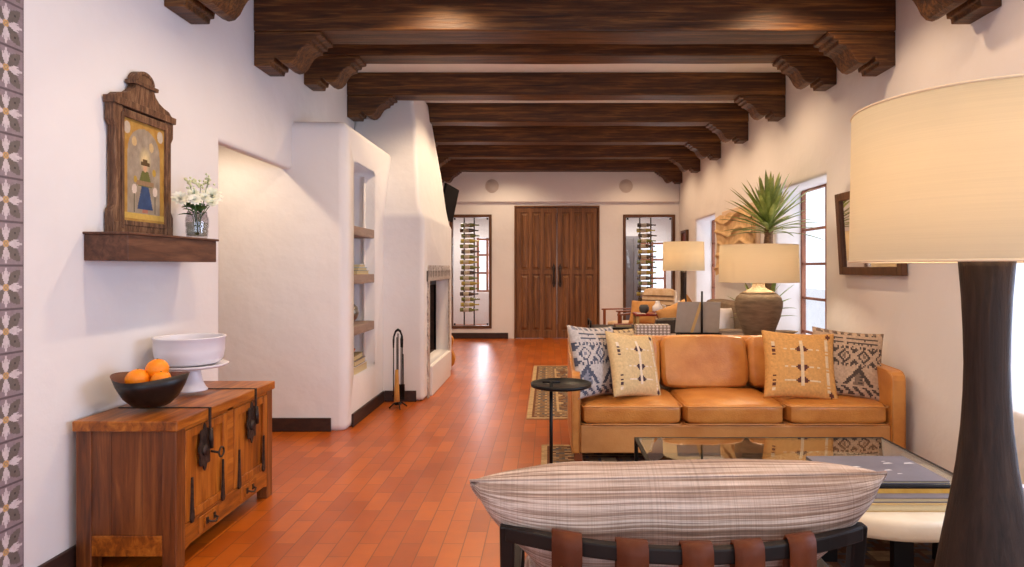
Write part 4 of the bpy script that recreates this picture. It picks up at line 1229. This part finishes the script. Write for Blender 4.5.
# ------------------------------------------------------------------ big table lamp and its side table
LX, LY = .911, 1.35
t = thing('small_side_table', 'small dark wooden table carrying the big column lamp', 'side table', (.99, 1.33, 0))
MB().box(-.20,.30,-.24,.24,.572,.60).build('table_top', M['darkwood'], t, bevel=.004)
for x in (-.18,.28):
    for y in (-.22,.22): MB().box(x-.017,x+.017,y-.017,y+.017,0,.572).build('leg', M['darkwood'], t, bevel=.003)
def column_lamp(label, loc, base_prof, r, z0, z1, power, estr, wood_='lampwood', shade=None, mshade=None, seg=72):
    t = thing('table_lamp', label, 'lamp', loc)
    MB().lathe(base_prof, n=56).build('lamp_base', M[wood_] if isinstance(wood_, str) else wood_, t)
    m = MB(); r0, r1 = shade or (r, r); th = .003
    m.lathe([(r0,z0),(r0+(r1-r0)*.5,(z0+z1)/2),(r1,z1),(r1-th,z1),(r0+(r1-r0)*.5-th,(z0+z1)/2),(r0-th,z0),(r0,z0)], n=seg)
    m.build('lamp_shade', mshade, t)
    m = MB()
    for z_, r_ in ((z0+.002, r0), (z1-.002, r1)):
        m = MB(); m.tube([(r_*math.cos(2*PI*k/seg)*.997, r_*math.sin(2*PI*k/seg)*.997, z_) for k in range(seg)], .0028, 6, closed=True)
        m.build('shade_rim', M['rimfab'], t)
    zt = base_prof[-1][1]
    m = MB(); m.tube([(0,0,zt-.01),(0,0,z1-.06)], .006, 8)
    for a in (0, 2*PI/3, 4*PI/3): m.tube([(0,0,z1-.06),((r1-.004)*math.cos(a),(r1-.004)*math.sin(a),z1-.012)], .003, 6)
    hp = m.build('harp', M['gold'], t)
    zb_ = (z0+z1)/2
    m = MB().lathe([(0,-.05),(.014,-.045),(.016,-.02),(.032,.02),(.03,.04),(.015,.055),(0,.058)], (0.0,0,zb_), n=16)
    bl_ = m.build('bulb', M['bulb'], t)
    for q in ((.045, 0), (-.045, 0)) if r > .2 else ((0,0),):
        li = bpy.data.lights.new('lamp_bulb_light', 'POINT'); li.energy = power/2; li.color = (1,.79,.56); li.shadow_soft_size = .035
        lo = bpy.data.objects.new('lamp_bulb_light', li); C.objects.link(lo); lo.parent = t; lo.location = (q[0]*1.6, q[1]-.06, zb_)
    return t
m_, nt_, b_ = newmat('bulb_glow'); b_.inputs['Emission Color'].default_value = (1,.75,.45,1); b_.inputs['Emission Strength'].default_value = 12; M['bulb'] = m_
M['rimfab'] = plain('shade_trim', L(236,214,176), .8)
SH1 = shade_mat('big_linen_shade', L(214,200,174), .12)
SH2 = shade_mat('linen_shade', L(214,198,170), .14)
prof = [(0,0),(.117,0),(.119,.006),(.113,.05),(.104,.10),(.0925,.165),(.080,.24),(.066,.32),(.055,.39),(.0465,.47),(.0425,.54),(.041,.60),(.0425,.67),(.0455,.74),(.050,.80),(.052,.825),(0,.83)]
column_lamp('large table lamp with cream drum shade and flared dark wooden column base', (LX, LY, .6005), prof, .264, .8115, 1.132, 7.6, .35, 'lampwood', (.260,.255), SH1, 110)

# ------------------------------------------------------------------ console behind the sofa and what stands on it
CY = 5.80
t = thing('console_table', 'long wooden console table directly behind the leather sofa', 'console table', (1.35, CY, 0))
MB().box(-.98,1.0,-.20,.20,.755,.795).build('table_top', M['shelf'], t, bevel=.004)
for x in (-.94,.96):
    for y in (-.16,.16): MB().box(x-.025,x+.025,y-.025,y+.025,0.0,.755).build('leg', M['shelf'], t, bevel=.003)
CZ = .7955
VX = (758.5-548)*CY/650
t = column_lamp('cream-shaded table lamp with rough clay jar base on the console behind the sofa', (VX, CY, CZ),
    [(0,0),(.115,0),(.125,.01),(.150,.07),(.186,.17),(.206,.26),(.208,.30),(.192,.345),(.160,.375),(.115,.398),(.075,.415),(.056,.435),(.05,.48),(.056,.525),(.05,.53),(0,.532)], .343, .478, .81, 13, .4, 'clay', (.345,.337), SH2, 80)
t2 = [c for c in t.children if c.name.startswith('lamp_base')][0]
MB().lathe([(.161,.376),(.1165,.400),(.0765,.417),(.0575,.437),(.0515,.48),(.0575,.526),(.051,.532)], n=48).build('jar_neck', M['clayneck'], t2)
# board on easel
t = thing('display_easel', 'small black metal easel with upright pole on the console beside the clay lamp', 'easel', (1.325, 5.74, CZ))
m = MB(); m.box(-.20,.20,-.03,-.012,.018,.034)
for x in (-.18,.18): m.lathe([(0,0),(.018,.004),(.022,.02),(.014,.035),(0,.038)], (x,-.02,0), n=14)
m.tube([(.03,-.02,0),(.03,-.02,.40)], .009, 8); m.tube([(.03,-.02,.008),(.03,.09,.008)], .007, 6)
m.build('easel_frame', M['black'], t)
t = thing('canvas_board', 'grey board seen from behind with a slanting brown strut, leaning on the small easel', 'board', (1.325, 5.74, CZ+.036))
m = MB(); m.prism([(-.205,0),(.185,0),(.20,.27),(-.18,.27)], -.008, .0, lambda a,b,tt:(a, tt+.012*0+b*.0, b)); m.build('board', M['grey'], t, bevel=.002, recalc=True)
m = MB(); m.prism([(-.07,0),(-.045,0),(.04,.268),(.015,.268)], -.014, -.0085, lambda a,b,tt:(a,tt,b)); m.build('strut', M['tan'], t, recalc=True)
t.location.y = 5.745
# woven box, magazine, dish
M['wov'] = colmat('woven_box')
def wov(u, v):
    f = ((u*9) % 1-.5)**2+((v*4) % 1-.5)**2
    return L(226,220,214) if f < .1 else L(150,136,128)
m = MB()
m.grid(lambda u,v: (-.15+.3*u, -.07, .10*v), 54, 24, 0, False, wov)
m.grid(lambda u,v: (-.15+.3*u, -.07+.14*v, .10), 54, 24, 0, False, wov)
m.grid(lambda u,v: (.15, -.07+.14*u, .10*v), 24, 24, 0, False, wov); m.grid(lambda u,v: (-.15, .07-.14*u, .10*v), 24, 24, 0, False, wov)
m.grid(lambda u,v: (.15-.3*u, .07, .10*v), 54, 24, 0, False, wov)
o = m.build('woven_box', M['wov'], loc=(.93, 5.80, CZ), merge=True, bevel=.012); tag(o, 'low grey and white woven box on the console behind the cream pillow', 'box')
book('magazine', 'cream magazine lying flat on the console next to the woven box', (.66, 5.78, CZ), (.20,.26,.02), 'page')
o = MB().lathe([(0,0),(.06,0),(.09,.02),(.12,.035),(.115,.035),(.085,.02),(.055,.008),(0,.008)], n=36).build('console_dish', M['clayneck'], loc=(2.13, 5.86, CZ)); tag(o, 'shallow pale dish on the console beside the clay lamp', 'dish')

# ------------------------------------------------------------------ yucca plant
PX, PY = (768.5-548)*6.6/650, 6.6
t = thing('yucca_plant', 'tall potted yucca with spiky green leaves rising behind the clay lamp', 'plant', (PX, PY, 0))
MB().lathe([(0,0),(.13,0),(.15,.02),(.19,.36),(.20,.38),(.185,.38),(.175,.34),(0,.34)], n=36).build('pot', M['terracotta_pot'], t)
MB().lathe([(0,.341),(.174,.341),(.12,.352),(0,.355)], n=24).build('soil', M['firebrick'], t)
m = MB(); pts = []; rs = []
for k in range(20):
    pts.append((.006*math.sin(k*.7), .006*math.cos(k*.5),   .35+k*.0765)); rs.append(.042+.004*(k % 2))
m.tube(pts, rs, 12); m.tube([(.0,0,.6),(-.06,.03,.75),(-.08,.04,.88)], [.026,.024,.022], 8)
m.build('trunk', M['trunk'], t)
random.seed(11)
def yucca_head(c, n_, ln, spread, seedv, name='leaf_crown'):
    random.seed(seedv)
    m = MB()
    for k in range(n_):
        s = k/n_
        a = k*2.39996; e = (1.45-1.30*s**.95)*spread if spread > 0 else random.uniform(-.3,1.0)
        e += random.uniform(-.08,.08)
        d = (math.cos(a)*math.cos(e), math.sin(a)*math.cos(e), math.sin(e))
        z_ = c[2]+.10-.20*s
        l_ = ln*(.85+.3*random.random())*(.92 if s > .2 else .8)
        leafblade(m, (c[0]+math.cos(a)*.02, c[1]+math.sin(a)*.02, z_), d, (0,0,1), l_, .047, .04+.25*s*s, 7, 0, .18)
    m.build(name, M['yleaf'], t)
yucca_head((.0,0,1.84), 74, .56, 1, 4)
yucca_head((-.08,.04,.92), 16, .40, 1, 8)
yucca_head((.02,-.0,1.02), 12, .36, 1, 9)

# ------------------------------------------------------------------ carved stone relief + mirror on the right wall
t = thing('wall_relief', 'pale carved stone relief with wavy ridges on the wall between the windows', 'wall art', (2.6, 8.9, 1.30))
MB().box(-.03,-.001,-.95,.72,.06,.93).build('backing', M['paleback'], t, bevel=.01)
m = MB()
def rel(u, v):
    y = .86-1.72*u; z = .86*v
    ex = .02*math.sin(z*22)+.02*math.sin(z*9+1)
    if u < .02 or u > .98: y += ex
    z2 = z+ (.015*math.sin(y*12) if v > .97 or v < .03 else 0)
    ph = z*34+1.6*math.sin(y*5.5)+2.2*noise.noise(Vector((y*2.2, z*3, 0)))
    return (-.075-.042*max(0,math.sin(ph))**3*(.5+noise.noise(Vector((y*3,z*4,4)))) - .012*noise.noise(Vector((y*5,z*6,1))), y, z2)
m.grid(rel, 90, 60)
m.box(-.07,-.03,-.85,.85,.01,.85)
m.build('carved_panel', M['travertine'], t)
t = thing('wall_mirror', 'dark framed mirror tilted forward on the right wall behind the big lampshade', 'mirror', (2.596, 5.19, 1.345))
W2 = .505; H2 = .70; m = MB(); F = .065
for (a,b_,c,d) in ((-W2,-W2+F,0,H2),(W2-F,W2,0,H2),(-W2+F,W2-F,0,F),(-W2+F,W2-F,H2-F,H2)): m.box(-.045,0,a,b_,c,d)
m.build('frame', M['dfr'], t, bevel=.004)
M['mir'] = plain('mirror_glass', L(226,216,204), .03, 1)
MB().box(-.022,-.018,-W2+F,W2-F,F,H2-F).build('mirror_glass', M['mir'], t)
t.rotation_euler = (0, D(-3.5), 0)
t = thing('small_picture', 'small dark framed picture on the right wall beyond the narrow window', 'picture', (2.598, 12.25, 1.45))
m = MB()
for (a,b_,c,d) in ((-.25,-.20,0,.66),(.20,.25,0,.66),(-.20,.20,0,.05),(-.20,.20,.61,.66)): m.box(-.05,0,a,b_,c,d)
m.build('frame', M['dfr'], t, bevel=.003); MB().box(-.02,-.012,-.20,.20,.05,.61).build('picture_panel', M['maroon'], t)

# ------------------------------------------------------------------ far seating group
YL = 7.95; LX2 = (683.5-548)*YL/650
t = thing('round_side_table', 'small dark round table carrying the tall lamp beyond the console', 'side table', (LX2, YL, .012))
MB().lathe([(0,.55),(.24,.55),(.25,.56),(.25,.58),(0,.58)], n=36).build('table_top', M['darkwood'], t)
MB().lathe([(.16,0),(.16,.02),(.03,.04),(.025,.55),(0,.55)], n=24).build('pedestal', M['darkwood'], t)
column_lamp('tall dark-column lamp with cream drum shade beyond the easel board', (LX2, YL, .5925),
    [(0,0),(.085,0),(.082,.03),(.055,.18),(.042,.34),(.036,.5),(.038,.74),(.04,.78),(0,.785)], .252, .775, 1.125, 8.5, .4, 'lampwood', (.253,.247), SH2, 64)
# taupe sofa along right wall
t = thing('taupe_sofa', 'taupe fabric sofa along the window wall beyond the clay lamp', 'sofa', (2.12, 8.65, 0))
MB().soft((0,0,.25),(.84,1.9,.34),10,10).build('base', M['taupe'], t)
MB().soft((.31,0,.60),(.26,1.9,.72),10,9).build('backrest', M['taupe'], t)
for y in (-.88,.88): MB().soft((-.02,y,.44),(.82,.17,.46),8,9).build('armrest', M['taupe'], t)
for y in (-.40,.40): MB().soft((-.1,y,.47),(.62,.76,.16),9,7,.15).build('seat_cushion', M['taupe'], t)
for x in (-.36,.36):
    for y in (-.85,.85): MB().box(x-.025,x+.025,y-.025,y+.025,.0,.10).build('leg', M['darkwood'], t)
def simple_pillow(label, mat, c, w, h, yaw, lean, roll=0):
    o = pillow_mb(w, h, .14, None, 20).build('throw_pillow', M[mat], merge=True); tag(o, label, 'pillow'); place_pillow(o, c, yaw, lean, roll)
simple_pillow('white throw pillow on the taupe sofa just beside the clay lamp', 'whitefab', (2.17, 8.02, .72), .42, .40, D(35), D(-14), D(4))
simple_pillow('ochre throw pillow peaking up above the easel board', 'goldfab', (1.98, 9.05, .76), .46, .46, D(60), D(-12), D(38))
simple_pillow('small white pillow on the taupe sofa above the easel board edge', 'whitefab', (1.93, 9.45, .74), .38, .38, D(75), D(-12), 0)
# dark leather club chair
t = thing('club_chair', 'low dark brown leather armchair beyond the console, left of the easel board', 'armchair', (1.50, 7.55, .012))
MB().soft((0,0,.26),(.62,.66,.30),8,9).build('seat', M['darkleather'], t)
MB().soft((0,-.27,.55),(.62,.15,.56),8,9).build('backrest', M['darkleather'], t)
for x in (-.28,.28): MB().soft((x,.03,.42),(.12,.60,.44),8,8).build('armrest', M['darkleather'], t)
for x in (-.25,.25):
    for y in (-.27,.27): MB().box(x-.02,x+.02,y-.02,y+.02,0,.13).build('leg', M['darkwood'], t)
simple_pillow('round-cornered ochre pillow propped above the dark leather armchair', 'goldfab', (1.50, 7.62, .82), .38, .34, D(-10), D(-22), D(-25))
# striped lounge chair with wooden arms
t = thing('wooden_lounge_chair', 'sand striped high-back chair with open wooden arms below the wine rack window', 'armchair', (1.62, 10.4, 0))
WM = M['brownleg']
m = MB().soft((0,0,.42),(.62,.62,.14),9,7,.1); m.build('seat', M['tanfab'], t)
R_ = (rotx(D(-14))).to_3x3()
bk = MB().soft((0,.30,.74),(.60,.11,.66),9,8,0,rot=R_).build('backrest', M['tanfab'], t)
m = MB()
for k in range(5): m.box(-.285,.285,.226-.0+k*.0125+.0,.25+k*.0125,.64+k*.075,.655+k*.075)
m.build('stripe', M['taupe'], bk)
for x in (-.35,.35):
    m = MB(); m.box(x-.022,x+.022,-.33,-.29,0,.64); m.box(x-.022,x+.022,.26,.30,0,.66)
    m.build('leg', WM, t, bevel=.004)
    MB().box(x-.03,x+.03,-.36,.34,.64,.668).build('armrest', WM, t, bevel=.006)
    MB().box(x-.015,x+.015,-.30,.28,.36,.40).build('side_rail', WM, t)
t.rotation_euler = (0,0,D(-38))
simple_pillow('ochre pillow on the seat of the striped wooden-arm chair', 'goldfab', (1.50, 10.22, .70), .46, .40, D(-30), D(-22))
# second open-arm chair
t = thing('open_arm_chair', 'low open-arm wooden chair with sand seat, beside the double doors', 'armchair', (1.10, 11.2, 0))
MB().soft((0,0,.40),(.50,.55,.15),9,7,.1).build('seat', M['tanfab'], t)
for x in (-.29,.29):
    m = MB(); m.box(x-.02,x+.02,-.30,-.26,0,.66); m.box(x-.02,x+.02,.26,.30,0,.70); m.build('leg', WM, t, bevel=.003)
    MB().box(x-.025,x+.025,-.33,.33,.66,.685).build('armrest', WM, t, bevel=.005)
MB().box(-.31,.31,.26,.30,.30,.36).build('rear_rail', WM, t); MB().box(-.29,.29,.27,.30,.60,.66).build('back_rail', WM, t)
t.rotation_euler = (0,0,D(-70)); t.location = (1.36, 11.3, 0)
# red lacquer table with things
t = thing('red_table', 'small red lacquered table with pale legs in front of the striped chair', 'table', (1.40, 9.0, .012))
MB().box(-.21,.21,-.2,.2,.735,.765).build('table_top', M['redlac'], t, bevel=.004)
for x in (-.18,.18):
    for y in (-.17,.17): MB().box(x-.018,x+.018,y-.018,y+.018,0,.735).build('leg', M['tan'], t)
o = MB().lathe([(0,0),(.04,0),(.065,.03),(.07,.08),(.05,.115),(.045,.115),(.06,.08),(.05,.03),(0,.01)], n=24).build('charcoal_pot', M['blackpot'], loc=(1.33, 9.0, .777)); tag(o, 'small round charcoal pot on the red table', 'pot')
m = MB().lathe([(0,0),(.055,0),(.075,.04),(.07,.09),(.04,.12),(.028,.15),(.034,.165),(.03,.165),(0,.15)], n=24); m.tube([(.06,0,.11),(.11,0,.10),(.10,0,.045),(.07,0,.035)], .009, 8)
o = m.build('white_jug', M['white'], loc=(1.52, 9.02, .777)); tag(o, 'small white jug on the red table', 'jug')
for k, x in enumerate((-.13,.0,.125)):
    book('leaflet', ('white','rose-tinted','grey-white')[k]+' leaflet lying at the front edge of the red table', (1.40+x, 8.87, .777), (.11,.10,.006), ('bwhite','tanrim','bluepage')[k], 0, group='leaflets on the red table')
# black metal table
t = thing('black_metal_table', 'black metal table standing beyond the sofa in front of the double doors', 'table', (.86, 8.7, .012))
m = MB(); m.box(-.32,.32,-.25,.25,.585,.61); m.build('table_top', M['black'], t, bevel=.003)
for x in (-.30,.30):
    for y in (-.23,.23): MB().box(x-.014,x+.014,y-.014,y+.014,0,.585).build('leg', M['black'], t)
m = MB(); m.tube([(-.305,-.235,.61),(-.305,-.235,.70)], .012, 8); m.tube([(-.305,.235,.61),(-.305,.235,.70)], .012, 8); m.tube([(-.305,-.235,.69),(-.305,.235,.69)], .01, 8)
m.build('handle', M['black'], t)
book('book', 'dark red book on the black metal table by the double doors', (1.0, 8.68, .622), (.22,.16,.03), 'maroon')

# ------------------------------------------------------------------ light
w = bpy.data.worlds.new('world'); scene.world = w; w.use_nodes = True
bg = w.node_tree.nodes['Background']; bg.inputs['Color'].default_value = (.86,.92,1,1); bg.inputs['Strength'].default_value = 1.5
def area(name, loc, size, rot, power, col):
    li = bpy.data.lights.new(name, 'AREA'); li.shape = 'RECTANGLE'; li.size, li.size_y = size; li.energy = power; li.color = col
    o = bpy.data.objects.new(name, li); C.objects.link(o); o.location = loc; o.rotation_euler = rot; return o
day = (.88,.90,1.0)
EW = 1.0; cool = (.64,.77,1.0)
area('daylight_or_fill', (3.35, 2.7, 1.5), (2.0, 2.0), (0, D(90), 0), 135*EW, (.54,.70,1.0))
area('daylight_or_fill', (3.35, -.9, 1.55), (2.1, 3.1), (0, D(90), 0), 110*EW, cool)  # fill through the added side window behind the camera
area('daylight_or_fill', (3.35, 6.8, 1.4), (1.9, 1.6), (0, D(90), 0), 32*EW, day)
area('daylight_or_fill', (3.35, 10.85, 1.4), (1.8, 1.5), (0, D(90), 0), 26*EW, day)
area('daylight_or_fill', (.15, -3.9, 1.5), (3.6, 2.4), (D(90), 0, 0), 115*EW, (.70,.82,1))  # cool frontal fill through the added back window
area('daylight_or_fill', (-1.5, 16.6, 1.5), (.7, 1.5), (D(-90), 0, 0), 70*EW, day)
area('daylight_or_fill', (2.6, 16.6, 1.4), (.9, 1.6), (D(-90), 0, 0), 70*EW, day)
def down(loc, power, ang=120, col=(1,.80,.58), r=.05, blend=.6):
    li = bpy.data.lights.new('downlight', 'SPOT'); li.energy = power; li.spot_size = D(ang); li.spot_blend = blend; li.color = col; li.shadow_soft_size = r
    o = bpy.data.objects.new('downlight', li); C.objects.link(o); o.location = loc; return o
for y in (.8, 3.0, 4.42, 6.5, 7.82, 9.1, 10.45, 11.85):
    for x in (-.8, 1.7):
        if x < 0 and 6.9 < y < 9: x = -.7
        down((x, y, 3.50), 90 if x < 0 else 66, 140, (1,.73,.46) if x < 0 else (1,.68,.40))
down((-2.75, 4.85, 2.72), 62, 150, (1,.74,.48))
for x in (-2.0, 2.0): down((x, 14.6, 3.2), 240, 150, (1,.9,.8))  # spots added to brighten the rooms behind the far glass

scene.view_settings.view_transform = 'Standard'; scene.view_settings.look = 'None'
scene.view_settings.exposure = -0.06; scene.view_settings.gamma = 1; scene.view_settings.use_curve_mapping = False
scene.cycles.use_denoising = True
scene.cycles.max_bounces = 10; scene.cycles.diffuse_bounces = 5; scene.cycles.transparent_max_bounces = 12
scene.cycles.caustics_reflective = False; scene.cycles.caustics_refractive = False
scene.cycles.sample_clamp_indirect = 6
